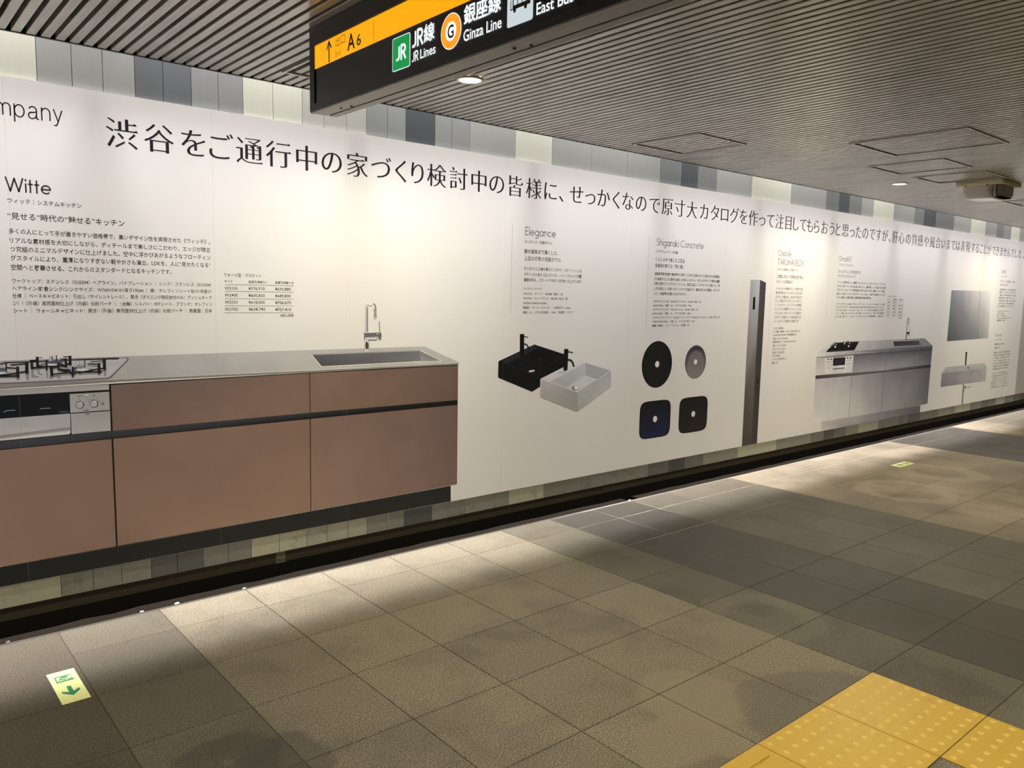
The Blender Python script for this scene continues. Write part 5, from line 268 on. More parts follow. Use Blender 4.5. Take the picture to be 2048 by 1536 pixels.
'printed_steel_cooktop': [[[[6.9503,0.9372],[7.1072,1.0095],[7.5603,1.0113],[7.5583,0.998],[7.4893,0.9313],[7.4741,0.9279],[6.9517,0.9262]],[[0.006,0.006,0.005]]],[[[6.9541,0.9353],[7.4811,0.9334],[7.4744,0.926],[6.9517,0.9262]],[[0.0709,0.0495,0.0635]]],[[[7.1276,0.9721],[7.1247,0.9665],[7.1156,0.9633],[7.1038,0.9637],[7.0938,0.9674],[7.0894,0.9732],[7.0923,0.9787],[7.1013,0.9819],[7.1132,0.9816],[7.1232,0.9778]],[[0.85,0.85,0.85]]],[[[7.3844,0.9704],[7.3818,0.9656],[7.3738,0.9628],[7.3633,0.9631],[7.3544,0.9664],[7.3505,0.9713],[7.3531,0.9761],[7.3611,0.9789],[7.3716,0.9786],[7.3805,0.9754]],[[0.85,0.85,0.85]]],[[[7.2975,0.9971],[7.2954,0.9932],[7.2889,0.991],[7.2805,0.9912],[7.2733,0.9938],[7.2702,0.9979],[7.2722,1.0018],[7.2787,1.004],[7.2871,1.0038],[7.2943,1.0012]],[[0.85,0.85,0.85]]],[[[7.1306,0.9941],[7.129,0.9911],[7.1241,0.9894],[7.1177,0.9896],[7.1123,0.9916],[7.1099,0.9947],[7.1115,0.9977],[7.1164,0.9994],[7.1228,0.9992],[7.1282,0.9972]],[[0.85,0.85,0.85]]],[[[7.3899,0.9966],[7.3883,0.9936],[7.3832,0.9918],[7.3765,0.992],[7.3708,0.994],[7.3683,0.9972],[7.37,1.0002],[7.3751,1.002],[7.3817,1.0018],[7.3874,0.9998]],[[0.85,0.85,0.85]]],[[[7.2399,1.0212],[7.2514,1.0089],[7.2623,1.0108],[7.2508,1.0232]],[[0.0126,0.0112,0.0099]]],[[[7.3199,1.016],[7.3605,1.015],[7.3596,1.0211],[7.319,1.0221]],[[0.0126,0.0112,0.0099]]],[[[7.3503,1.0193],[7.3571,1.0049],[7.3691,1.0056],[7.3622,1.02]],[[0.0126,0.0112,0.0099]]],[[[7.0532,1.0044],[7.0378,0.9895],[7.0483,0.9863],[7.0637,1.0012]],[[0.0126,0.0112,0.0099]]],[[[7.0418,0.9923],[7.0176,0.9799],[7.0264,0.9755],[7.0506,0.9879]],[[0.0126,0.0112,0.0099]]],[[[7.0859,1.0049],[7.1123,1.011],[7.1063,1.0165],[7.0799,1.0103]],[[0.0126,0.0112,0.0099]]]],
'printed_steel_grill': [[[[6.9306,0.8688],[7.4776,0.8764],[7.4773,0.7141],[6.9459,0.7222]],[[0.85,0.8204,0.8228],[0.85,0.85,0.85],[0.8393,0.841,0.8459],[0.85,0.8204,0.8228]]],[[[7.0864,0.8628],[7.3175,0.8634],[7.316,0.7919],[7.0884,0.7926]],[[0.0082,0.006,0.0082]]],[[[7.1216,0.8467],[7.2932,0.8474],[7.2913,0.8061],[7.1194,0.8079]],[[0.0286,0.0245,0.0389]]],[[[7.0818,0.8704],[7.3165,0.8709],[7.3158,0.8646],[7.084,0.8644]],[[0.2127,0.1972,0.2133]]],[[[7.0916,0.7684],[7.3156,0.7674],[7.3149,0.7561],[7.0918,0.7562]],[[0.1952,0.1884,0.193]]],[[[7.0932,0.7561],[7.315,0.7554],[7.3142,0.7222],[7.0907,0.7203]],[[0.8,0.7799,0.7556]]],[[[6.9681,0.8546],[6.9879,0.8684],[7.0111,0.8558],[7.013,0.8521]],[[0.0409,0.0331,0.0279]]],[[[7.026,0.8523],[7.0459,0.8662],[7.0694,0.8535],[7.0714,0.8498]],[[0.0409,0.0331,0.0279]]],[[[7.3341,0.8533],[7.3551,0.8676],[7.3799,0.8546],[7.382,0.8507]],[[0.0409,0.0331,0.0279]]],[[[7.3958,0.851],[7.4169,0.8653],[7.4421,0.8522],[7.4442,0.8484]],[[0.0409,0.0331,0.0279]]],[[[6.9625,0.833],[7.074,0.8341],[7.0729,0.8374],[6.9614,0.8363]],[[0.3135,0.2873,0.2694]]],[[[6.967,0.8255],[7.0604,0.8262],[7.0593,0.8295],[6.966,0.8288]],[[0.3135,0.2873,0.2694]]],[[[7.3398,0.8306],[7.4548,0.8319],[7.4536,0.8353],[7.3386,0.834]],[[0.3135,0.2873,0.2694]]],[[[6.9735,0.8033],[7.0706,0.8047],[7.0694,0.8081],[6.9724,0.8066]],[[0.3135,0.2873,0.2694]]],[[[7.3319,0.8045],[7.4353,0.8053],[7.4341,0.8087],[7.3308,0.808]],[[0.3135,0.2873,0.2694]]],[[[6.9701,0.7742],[7.0309,0.7744],[7.0298,0.7778],[6.969,0.7775]],[[0.3135,0.2873,0.2694]]],[[[7.0006,0.7928],[6.999,0.79],[6.9946,0.7891],[6.9898,0.7904],[6.9875,0.7934],[6.9891,0.7962],[6.9935,0.7972],[6.9983,0.7958]],[[0.1706,0.1555,0.1474]]],[[[7.0583,0.7939],[7.0568,0.7911],[7.0523,0.7901],[7.0475,0.7915],[7.0452,0.7945],[7.0467,0.7973],[7.0512,0.7983],[7.056,0.7969]],[[0.1706,0.1555,0.1474]]],[[[7.0245,0.7752],[7.023,0.7724],[7.0185,0.7714],[7.0137,0.7728],[7.0114,0.7758],[7.013,0.7786],[7.0174,0.7796],[7.0222,0.7782]],[[0.1706,0.1555,0.1474]]],[[[7.3649,0.7917],[7.3633,0.7888],[7.3586,0.7878],[7.3535,0.7892],[7.351,0.7923],[7.3527,0.7951],[7.3574,0.7962],[7.3625,0.7947]],[[0.1706,0.1555,0.1474]]],[[[7.424,0.7937],[7.4223,0.7908],[7.4176,0.7898],[7.4124,0.7912],[7.41,0.7943],[7.4116,0.7972],[7.4164,0.7982],[7.4215,0.7967]],[[0.1706,0.1555,0.1474]]],[[[7.388,0.7641],[7.3864,0.7612],[7.3816,0.7602],[7.3765,0.7617],[7.374,0.7647],[7.3757,0.7676],[7.3804,0.7686],[7.3855,0.7672]],[[0.1706,0.1555,0.1474]]],[[[7.3891,0.7451],[7.3875,0.7422],[7.3827,0.7412],[7.3776,0.7427],[7.3752,0.7457],[7.3768,0.7486],[7.3815,0.7496],[7.3866,0.7481]],[[0.1706,0.1555,0.1474]]]],
'printed_mirror': [[[[9.6823,1.5465],[10.5284,1.5521],[10.8812,1.5536],[10.9357,0.9704],[10.5651,0.9685],[9.6765,0.9614]],[[0.2763,0.2828,0.3204],[0.562,0.605,0.6253],[0.8,0.7585,0.7768],[0.5297,0.5526,0.5473],[0.2551,0.2715,0.2807],[0.0961,0.0979,0.1109]]],[[[10.0221,1.5473],[10.0641,0.9652],[10.0717,0.9648],[10.0296,1.5473]],[[0.1972,0.2089,0.2325]]],[[[10.5324,1.553],[10.5689,0.969],[10.577,0.9686],[10.5404,1.5529]],[[0.1972,0.2089,0.2325]]]],
'printed_vanity_basin': [[[[9.6038,0.5982],[9.7025,0.6614],[10.8812,0.6594],[10.9672,0.6076],[10.9737,0.4302],[10.9354,0.4272],[9.6003,0.4355]],[[0.3687,0.3568,0.3969],[0.4912,0.5165,0.5265],[0.5784,0.5902,0.5887],[0.4912,0.5165,0.5067],[0.5425,0.5344,0.5265],[0.5251,0.5344,0.5067],[0.2436,0.2304,0.2607]]],[[[9.6038,0.5982],[9.7025,0.6614],[10.8812,0.6594],[10.9672,0.6076],[10.5191,0.5918]],[[0.4587,0.4818,0.5067],[0.4912,0.5165,0.5265],[0.5968,0.6095,0.6103],[0.5251,0.5526,0.5468],[0.4123,0.4324,0.4498]]],[[[9.6015,0.5935],[10.5199,0.5882],[10.9657,0.5891],[10.9697,0.4305],[9.6,0.4369]],[[0.29,0.2833,0.3322],[0.3687,0.3713,0.3969],[0.4912,0.499,0.4873],[0.508,0.499,0.5067],[0.2221,0.2141,0.2476]]],[[[10.2479,0.8201],[10.2982,0.8184],[10.3008,0.659],[10.2615,0.6593]],[[0.0171,0.0172,0.0154]]],[[[10.3939,0.6206],[10.3917,0.6161],[10.3838,0.6131],[10.3722,0.6124],[10.36,0.6142],[10.3506,0.618],[10.3464,0.6228],[10.3486,0.6274],[10.3565,0.6304],[10.368,0.6311],[10.3802,0.6293],[10.3896,0.6255]],[[0.0068,0.0068,0.0068]]],[[[10.2557,0.4305],[10.2877,0.4307],[10.2981,0.1754],[10.2629,0.1731]],[[0.1109,0.1039,0.1031]]],[[[10.3605,0.3848],[10.3578,0.3771],[10.3471,0.372],[10.3311,0.3709],[10.3143,0.3741],[10.3011,0.3806],[10.295,0.3889],[10.2976,0.3966],[10.3083,0.4017],[10.3242,0.4028],[10.3411,0.3997],[10.3544,0.3931]],[[0.2018,0.1886,0.199]]],[[[10.3435,0.3825],[10.4792,0.3802],[10.4759,0.3868],[10.3402,0.3891]],[[0.2327,0.2195,0.2348]]],[[[10.4902,0.3825],[10.4885,0.3758],[10.4811,0.3721],[10.4707,0.3727],[10.4615,0.3775],[10.4568,0.3846],[10.4584,0.3913],[10.4658,0.395],[10.4762,0.3944],[10.4855,0.3896]],[[0.2436,0.2304,0.2476]]],[[[10.3109,0.3486],[10.3077,0.3412],[10.296,0.3373],[10.2803,0.3383],[10.2666,0.3439],[10.2602,0.3519],[10.2633,0.3592],[10.275,0.3631],[10.2906,0.3621],[10.3043,0.3566]],[[0.1529,0.1475,0.1479]]]]},
'ST': {'a': {'quad': [[0.4816,3.1573],[0.5707,3.1594],[0.5719,2.8923],[0.4841,2.891]],'g': [[[0.4987,3.1163],[0.5538,3.1168],[0.5541,3.1119],[0.5471,3.1096],[0.5023,3.1074],[0.5029,3.0737],[0.5545,3.0775],[0.5547,3.0641],[0.4989,3.0633]],[[0.5207,3.0212],[0.534,3.0211],[0.5347,2.9725],[0.5535,2.9898],[0.5555,2.9721],[0.5292,2.9425],[0.5257,2.9425],[0.4996,2.9736],[0.4994,2.9886],[0.52,2.9725]],[[0.5053,3.0868],[0.5131,3.0899],[0.5136,3.0986],[0.5204,3.1071],[0.5324,3.1101],[0.5396,3.1091],[0.5396,3.0983],[0.5296,3.0953],[0.5211,3.0943],[0.5163,3.0904],[0.524,3.0874],[0.5286,3.0899],[0.5319,3.0905],[0.5362,3.0856],[0.5243,3.0781],[0.5148,3.0825],[0.5064,3.0815]],[[0.5328,3.0898],[0.5451,3.0833],[0.5538,3.0903],[0.5542,3.0869],[0.5461,3.0778],[0.5338,3.0844]]]},'b': {'quad': [[6.8319,2.9844],[7.0917,2.9886],[7.1028,2.9037],[6.8143,2.8946]]}}}

# ------------------------------------------------------------------ lettering
_cache = {}
def glyph_mesh(text, offset=0.0, res=2):
    k = (text, offset)
    if k in _cache: return _cache[k]
    c = bpy.data.curves.new('t', 'FONT'); c.body = text; c.size = 1.0; c.resolution_u = res; c.offset = offset
    o = bpy.data.objects.new('t', c); COL.objects.link(o)
    dg = bpy.context.evaluated_depsgraph_get(); e = o.evaluated_get(dg); me = e.to_mesh()
    v = [tuple(p.co[:2]) for p in me.vertices]; f = [tuple(p.vertices) for p in me.polygons]
    e.to_mesh_clear(); bpy.data.objects.remove(o); bpy.data.curves.remove(c)
    _cache[k] = (v, f); return v, f
class Acc:                              # collects flat pieces that become one mesh
    def __init__(s): s.v = []; s.f = []; s.c = []
    def add(s, v, f, cols=None):
        b = len(s.v); s.v += v; s.f += [tuple(i + b for i in q) for q in f]
        if cols is not None: s.c += cols
def text_line(acc, to3d, text, x0, x1, zc, em, offset=0.0, base=None, res=2):
    v, f = glyph_mesh(text, offset, res)
    if not v: return
    a = min(p[0] for p in v); b = max(p[0] for p in v)
    sx = (x1 - x0) / (b - a); zb = base if base is not None else zc - 0.37 * em
    acc.add([to3d(x0 + (p[0] - a) * sx, zb + p[1] * em) for p in v], f)

# monoline geometric capitals and lower case, cap height 1
def arc(cx, cy, rx, ry, a0, a1, n=14): return [(cx + rx*math.cos(math.radians(a0+(a1-a0)*i/n)), cy + ry*math.sin(math.radians(a0+(a1-a0)*i/n))) for i in range(n+1)]
GL = {
'W': ([[(0,1),(.29,0),(.58,.96),(.87,0),(1.16,1)]], 1.16), 'i': ([[(0,0),(0,.62)],[(0,.86),(0,.95)]], 0), 't': ([[(.11,0),(.11,.92)],[(0,.62),(.25,.62)]], .25),
'e': ([[(.0,.31),(.62,.31)], arc(.31,.31,.31,.31,0,318)], .62), 'E': ([[(.48,1),(0,1),(0,0),(.48,0)],[(0,.52),(.45,.52)]], .48), 'l': ([[(0,0),(0,1.05)]], 0),
'g': ([arc(.3,.31,.3,.31,0,360), [(.6,.62),(.6,-.06)]+arc(.3,-.06,.3,.28,0,-150)], .6), 'a': ([arc(.3,.31,.3,.31,0,360), [(.6,.62),(.6,0)]], .6),
'n': ([[(0,0),(0,.62)], arc(.24,.37,.24,.25,180,0)+[(.48,0)]], .48), 'c': ([arc(.31,.31,.31,.31,48,312)], .52), 'S': ([arc(.27,.75,.23,.25,40,270,12)+arc(.27,.26,.26,.26,90,-150,12)[1:]], .52),
'h': ([[(0,0),(0,1.05)], arc(.24,.37,.24,.25,180,0)+[(.48,0)]], .48), 'r': ([[(0,0),(0,.62)], arc(.22,.36,.22,.26,180,60)], .3), 'k': ([[(0,0),(0,1.05)],[(.36,.62),(.02,.27),(.42,0)]], .42),
'C': ([arc(.5,.5,.5,.5,48,312)], .84), 'o': ([arc(.31,.31,.31,.31,0,360)], .62), 'O': ([arc(.5,.5,.5,.5,0,360)], 1.0), 's': ([arc(.18,.46,.15,.16,40,270,10)+arc(.18,.155,.18,.155,90,-150,10)[1:]], .36),
'p': ([arc(.31,.31,.31,.31,0,360), [(0,.62),(0,-.36)]], .62), 'T': ([[(0,1),(.6,1)],[(.3,1),(.3,0)]], .6), 'A': ([[(0,0),(.4,1),(.8,0)],[(.15,.36),(.65,.36)]], .8), 'K': ([[(0,0),(0,1)],[(.5,1),(.02,.48),(.56,0)]], .56),
'U': ([[(0,1),(0,.32)]+arc(.3,.32,.3,.32,180,360)+[(.6,1)]], .6), 'H': ([[(0,0),(0,1)],[(.66,0),(.66,1)],[(0,.52),(.66,.52)]], .66), 'I': ([[(0,0),(0,1)]], 0),
'B': ([[(0,0),(0,1)]+arc(.24,.77,.22,.23,90,-90)+[(0,.54),(.26,.54)]+arc(.26,.27,.26,.27,90,-90)+[(0,0)]], .52), 'X': ([[(0,0),(.6,1)],[(0,1),(.6,0)]], .6),
'G': ([arc(.5,.5,.5,.5,45,360)+[(.56,.5)]], 1.0), 'd': ([arc(.31,.31,.31,.31,0,360), [(.62,0),(.62,1.05)]], .62), '4': ([[(.42,0),(.42,1),(0,.28),(.58,.28)]], .58), '5': ([[(.48,1),(.14,1),(.08,.56)]+arc(.24,.32,.28,.32,120,-140)], .52),
'J': ([[(.36,1),(.36,.26)]+arc(.14,.26,.22,.24,0,-125)], .36), 'R': ([[(0,0),(0,1)]+arc(.24,.74,.24,.26,90,-90)+[(0,.48)],[(.22,.48),(.5,0)]], .5),
'm': ([[(0,0),(0,.72)], arc(.22,.48,.22,.24,180,0)+[(.44,0)], arc(.66,.48,.22,.24,180,0)+[(.88,0)]], .88), 'F': ([[(.48,1),(0,1),(0,0)],[(0,.52),(.43,.52)]], .48), 'y': ([[(0,.72),(.26,.02)],[(.52,.72),(.24,-.04),(.16,-.22),(.02,-.22)]], .52)}
GH = dict(GL)   # light grotesque for the big lettering: taller x-height
GH['p'] = ([arc(.29,.36,.29,.36,0,360), [(0,.72),(0,-.28)]], .58); GH['n'] = ([[(0,0),(0,.72)], arc(.25,.46,.25,.26,180,0)+[(.5,0)]], .5)
GH['a'] = ([arc(.28,.52,.22,.2,165,0)+[(.5,.1),(.52,.02),(.6,.01)], [(.5,.42),(.2,.36)]+arc(.22,.19,.2,.19,100,300)+[(.42,.08),(.5,.22)]], .58)
def sweep(acc, to3d, pts, w):
    run = [pts[0]]
    for i in range(1, len(pts)):
        run.append(pts[i])
        if i < len(pts) - 1:
            u = (pts[i][0]-pts[i-1][0], pts[i][1]-pts[i-1][1]); v = (pts[i+1][0]-pts[i][0], pts[i+1][1]-pts[i][1])
            if (u[0]*v[0] + u[1]*v[1]) < 0.75 * math.hypot(*u) * math.hypot(*v): strip(acc, to3d, run, w); run = [pts[i]]
    strip(acc, to3d, run, w)
def strip(acc, to3d, pts, w):
    n = len(pts)
    if n < 2: return
    L, R_ = [], []
    for i in range(n):
        a = pts[max(0, i-1)]; b = pts[min(n-1, i+1)]
        dx, dy = b[0]-a[0], b[1]-a[1]; q = math.hypot(dx, dy) or 1; dx /= q; dy /= q
        e = (-w*0.42 if i == 0 else w*0.42 if i == n-1 else 0) if n == 2 else 0
        p = (pts[i][0] + dx*e, pts[i][1] + dy*e)
        L.append((p[0]-dy*w/2, p[1]+dx*w/2)); R_.append((p[0]+dy*w/2, p[1]-dx*w/2))
    acc.add([to3d(*q) for q in L] + [to3d(*q) for q in R_], [(i, i+1, n+i+1, n+i) for i in range(n-1)])
def mono_text(acc, to3d, text, x0, x1, zb, cap, wd, table=GL, gap=0.2):
    x = 0; items = []
    for ch in text:
        if ch == ' ': x += 0.38; continue
        st, adv = table[ch]; items.append((x, st)); x += adv + gap
    x -= gap; sx = (x1 - x0) / x
    for ox, st in items:
        for pl in st: sweep(acc, to3d, [(x0 + (ox + p[0]) * sx, zb + p[1] * cap) for p in pl], wd * cap)

# book-face (Mincho-like) glyphs: the built-in CJK outlines with thinned horizontals, fuller verticals and a wedge at free right ends
def outline_text(ch, AX=None, AY=None):
    c = bpy.data.curves.new('t', 'FONT'); c.body = ch; c.size = 1.0
    o = bpy.data.objects.new('t', c); COL.objects.link(o)
    dg = bpy.context.evaluated_depsgraph_get(); cu = o.evaluated_get(dg).to_curve(dg)
    kana = ord(ch[0]) < 0x3100 or AX is not None
    if AX is None: AX, AY = (-0.009, 0.0115) if kana else (-0.012, 0.0155)
    loops = []; wedges = []
    for sp in cu.splines:
        pts = []; B = sp.bezier_points; n = len(B)
        for i in range(n):
            p, q = B[i], B[(i+1) % n]
            a, b_, c_, d = p.co.xy, p.handle_right.xy, q.handle_left.xy, q.co.xy
            chord = (d - a).length
            straight = (b_-a).length < 1e-5 and (d-c_).length < 1e-5 or abs((b_-a).cross(d-a)) + abs((c_-a).cross(d-a)) < 1e-5
            k = 1 if straight or chord < 0.012 else 4
            for j in range(k):
                t = j / k; u = 1-t; pts.append(a*u**3 + b_*3*u*u*t + c_*3*u*t*t + d*t**3)
        P = [pts[i] for i in range(len(pts)) if (pts[i] - pts[i-1]).length > 1e-4]
        if len(P) >= 3: loops.append(P)
    bpy.data.objects.remove(o)
    area = lambda P: sum(P[i].x*P[(i+1) % len(P)].y - P[(i+1) % len(P)].x*P[i].y for i in range(len(P)))
    big = max(loops, key=lambda P: abs(area(P))); sg = 1.0 if area(big) > 0 else -1.0      # ink side
    out = []
    for P in loops:
        n = len(P); Q = []
        for i in range(n):
            a, co, b_ = P[i-1], P[i], P[(i+1) % n]
            d1 = (co - a).normalized(); d2 = (b_ - co).normalized()
            n1 = Vector((-d1.y, d1.x)) * sg; n2 = Vector((-d2.y, d2.x)) * sg               # towards the ink
            o1 = AX*n1.x**2 + AY*n1.y**2; o2 = AX*n2.x**2 + AY*n2.y**2
            det = n1.x*n2.y - n1.y*n2.x
            if abs(det) < 0.3: dd = (n1*o1 + n2*o2) / 2
            else: dd = Vector(((o1*n2.y - o2*n1.y) / det, (-o1*n2.x + o2*n1.x) / det))
            if dd.length > 0.03: dd *= 0.03 / dd.length
            Q.append(co + dd)
            e = b_ - co
            if not kana and 0.035 < abs(e.y) < 0.09 and abs(e.x) < 0.015:
                pv = a - co; nn = P[(i+2) % n] - b_
                if pv.x < -0.12 and nn.x < -0.12 and abs(pv.y) < 0.03 and abs(nn.y) < 0.03: wedges.append((co.x, (co.y + b_.y) / 2))
        out.append(Q)
    vs = []; es = []
    for Q in out:
        b0 = len(vs); vs += Q; es += [(b0+i, b0+(i+1) % len(Q)) for i in range(len(Q))]
    r = delaunay_2d_cdt(vs, es, [], 0, 1e-5)
    V = [tuple(p) for p in r[0]]; F = []
    for f in r[2]:
        cx = sum(V[i][0] for i in f) / len(f); cy = sum(V[i][1] for i in f) / len(f); wn = 0
        for Q in out:
            for i in range(len(Q)):
                x0, y0 = Q[i-1]; x1, y1 = Q[i]
                if (y0 <= cy) != (y1 <= cy):
                    s_ = (x1-x0)*(cy-y0) - (cx-x0)*(y1-y0)
                    if y1 > y0 and s_ > 0: wn += 1
                    elif y1 < y0 and s_ < 0: wn -= 1
        if wn * sg > 0: F.append(tuple(f))
    for wx, wy in wedges:
        b = len(V); V += [(wx-0.10, wy+0.006), (wx+0.004, wy-0.010), (wx-0.035, wy+0.060)]; F.append((b, b+1, b+2))
    return V, F
COVE = {}
OTHERS = [(-2.15, 2.84), (10.68, 2.89), (-2.15, 0.5), (0.0, 0.5), (2.13, 0.5), (4.28, 0.6), (6.41, 0.5), (8.56, 0.3), (10.7, 0.3), (12.8, 0.3), (-2.2, -2.0), (2.13, -2.4), (6.4, -2.4)]  # unseen downlights added to light the floor and lower wall
STAINS = [(2.22, 1.60, 0.0, 0.20, 0.55, (0.30, 0.25, 0.165)), (1.95, 1.38, 0.0, 0.20, 0.45, (0.28, 0.23, 0.15)), (2.52, 1.22, 0.0, 0.33, 0.45, (0.095, 0.085, 0.063)), (1.88, 1.17, 0.0, 0.20, 0.45, (0.085, 0.076, 0.056)), (0.80, 2.22, 0.0, 0.15, 0.5, (0.032, 0.032, 0.028)), (0.94, 2.12, 0.0, 0.14, 0.5, (0.032, 0.032, 0.028)), (3.05, 1.85, 0.16, 0.27, 0.25, (0.25, 0.22, 0.16)), (6.9, 2.6, 0.2, 0.34, 0.3, (0.5, 0.42, 0.32)), (6.0, 2.5, 0.25, 0.36, 0.3, (0.5, 0.42, 0.32))]

# ================================================================== large structure
GX, GY, PX, PY = 1.369, 3.289, 0.3895, 0.4          # floor joint grid
X_END = 16.0; X_BEG = -1.6; Y_BEG = -3.2
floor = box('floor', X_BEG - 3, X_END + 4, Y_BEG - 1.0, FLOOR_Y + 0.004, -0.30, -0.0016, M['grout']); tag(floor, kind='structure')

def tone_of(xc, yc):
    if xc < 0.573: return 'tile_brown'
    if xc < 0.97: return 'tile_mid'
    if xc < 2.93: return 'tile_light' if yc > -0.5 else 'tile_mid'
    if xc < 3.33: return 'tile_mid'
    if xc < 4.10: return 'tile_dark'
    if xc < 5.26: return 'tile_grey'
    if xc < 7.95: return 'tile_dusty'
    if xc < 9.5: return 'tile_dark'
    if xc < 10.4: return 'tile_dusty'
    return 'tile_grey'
def tile_mesh(name, wx, wy):
    bm = bmesh.new(); g = 0.0019; c = 0.0016
    x0, x1, y0, y1 = -wx/2 + g, wx/2 - g, -wy/2 + g, wy/2 - g
    a = [bm.verts.new((x, y, 0.0)) for x, y in ((x0+c,y0+c),(x1-c,y0+c),(x1-c,y1-c),(x0+c,y1-c))]
    b = [bm.verts.new((x, y, -c)) for x, y in ((x0,y0),(x1,y0),(x1,y1),(x0,y1))]
    d = [bm.verts.new((x, y, -0.02)) for x, y in ((x0,y0),(x1,y0),(x1,y1),(x0,y1))]
    bm.faces.new(a)
    for i in range(4):
        j = (i+1) % 4; bm.faces.new((b[i], b[j], a[j], a[i])); bm.faces.new((d[i], d[j], b[j], b[i]))
    me = bpy.data.meshes.new(name); bm.to_mesh(me); bm.free(); me.materials.append(M['tile_light']); return me
full = tile_mesh('floor_tile', PX, PY); edge_w = FLOOR_Y - GY; cut = tile_mesh('floor_tile_cut', PX, edge_w)
kmin = int(math.floor((X_BEG - GX) / PX)); kmax = int(math.ceil((X_END - GX) / PX)); jmax = int(math.ceil((GY - Y_BEG) / PY))
YEL = {(3, 5): 'dot', (2, 5): 'dot', (3, 6): 'dot', (1, 5): 'bar', (0, 5): 'bar', (3, 7): 'bar'}
cells = []
inv = camo.matrix_world.inverted(); fpx = 1576.118
def seen(x, y, mg=140):
    p = inv @ Vector((x, y, 0)); 
    if p.z > -0.2: return False
    u = 1024 + fpx * p.x / -p.z; v = 768 - fpx * p.y / -p.z
    return -mg < u < 2048 + mg and -mg < v < 1536 + mg
for k in range(kmin, kmax):
    for j in range(-1, jmax):
        xc = GX + (k + 0.5) * PX
        yc = GY - (j + 0.5) * PY if j >= 0 else GY + edge_w / 2
        if (k, j) in YEL: continue
        vis = any(seen(xc + a*PX/2, yc + b*PY/2) for a in (-1, 0, 1) for b in (-1, 0, 1))
        cells.append((0 if vis else 1, math.hypot(xc, yc), xc, yc, j < 0))
cells.sort()
rest = bmesh.new(); rest_m = []
near = 0
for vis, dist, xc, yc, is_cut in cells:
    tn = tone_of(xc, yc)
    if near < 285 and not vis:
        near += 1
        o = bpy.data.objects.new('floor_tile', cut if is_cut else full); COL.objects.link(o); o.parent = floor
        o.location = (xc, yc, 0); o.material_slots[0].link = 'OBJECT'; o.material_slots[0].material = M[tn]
    else:
        rest_m.append((xc, yc, is_cut, tn))
names = ['tile_light', 'tile_mid', 'tile_brown', 'tile_dark', 'tile_grey', 'tile_dusty']
vv, ff, mi = [], [], []
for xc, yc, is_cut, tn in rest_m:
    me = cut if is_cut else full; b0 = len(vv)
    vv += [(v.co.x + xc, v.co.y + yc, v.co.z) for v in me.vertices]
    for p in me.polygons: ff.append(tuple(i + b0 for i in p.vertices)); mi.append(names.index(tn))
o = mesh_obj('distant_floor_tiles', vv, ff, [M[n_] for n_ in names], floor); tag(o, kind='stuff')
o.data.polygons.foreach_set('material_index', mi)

# tactile paving, part of the floor
bm = bmesh.new(); bmesh.ops.create_uvsphere(bm, u_segments=10, v_segments=6, radius=1.0)
for v in list(bm.verts):
    if v.co.z < -0.05: bm.verts.remove(v)
dome_me = bpy.data.meshes.new('dome'); bm.to_mesh(dome_me); bm.free(); dome_me.materials.append(M['dome'])
for p in dome_me.polygons: p.use_smooth = True
for (k, j), kind in YEL.items():
    x0, y1 = GX + k*PX, GY - j*PY
    t = box('tactile_tile', x0 + 0.0016, x0 + PX - 0.0016, y1 - PY + 0.0016, y1 - 0.0016, -0.02, 0.0012, M['yellow'], floor, 0.0008)
    if kind == 'dot':
        for a in range(7):
            for b in range(7):
                d = bpy.data.objects.new('dome', dome_me); COL.objects.link(d); d.parent = t
                d.location = (x0 + PX*(a+0.5)/7, y1 - PY*(b+0.5)/7, 0.001); d.scale = (0.0110, 0.0110, 0.0036)
    else:
        for b in range(4):
            yy = y1 - PY*(b+0.5)/4
            box('guide_bar', x0 + 0.03, x0 + PX - 0.03, yy - 0.014, yy + 0.014, 0.0, 0.006, M['yellow'], t, 0.003)

# drain channel and recess along the wall foot
g = box('trim_1', X_BEG, X_END, FLOOR_Y + 0.001, 3.80, -0.32, -0.10, M['black']); tag(g, kind='structure')
box('channel_lip', X_BEG, X_END, FLOOR_Y + 0.001, 3.557, -0.10, -0.004, M['gutterlip'], g)
vv, ff = [], []
ys = ((3.557, -0.014), (3.655, -0.016), (3.668, -0.035), (3.668, -0.10))
n_ = 160
for i in range(n_ + 1):
    x = X_BEG + (X_END - X_BEG) * i / n_
    for y, z in ys: vv.append((x, y + random.uniform(-0.004, 0.004), z + random.uniform(-0.003, 0.002)))
for i in range(n_):
    x = X_BEG + (X_END - X_BEG) * i / n_
    if 4.03 < x < 4.16: continue                      # the broken out piece of the channel
    for q in range(3):
        a = i*4 + q; ff.append((a, a+4, a+5, a+1))
mesh_obj('channel_ledge', vv, ff, M['gutter'], g)
box('plinth', X_BEG, X_END, 3.79, 3.80, 0.0, 0.30, M['plinth'], g)
box('channel_rear_face', X_BEG, X_END, 3.785, 3.80, -0.32, -0.001, M['black'], g)

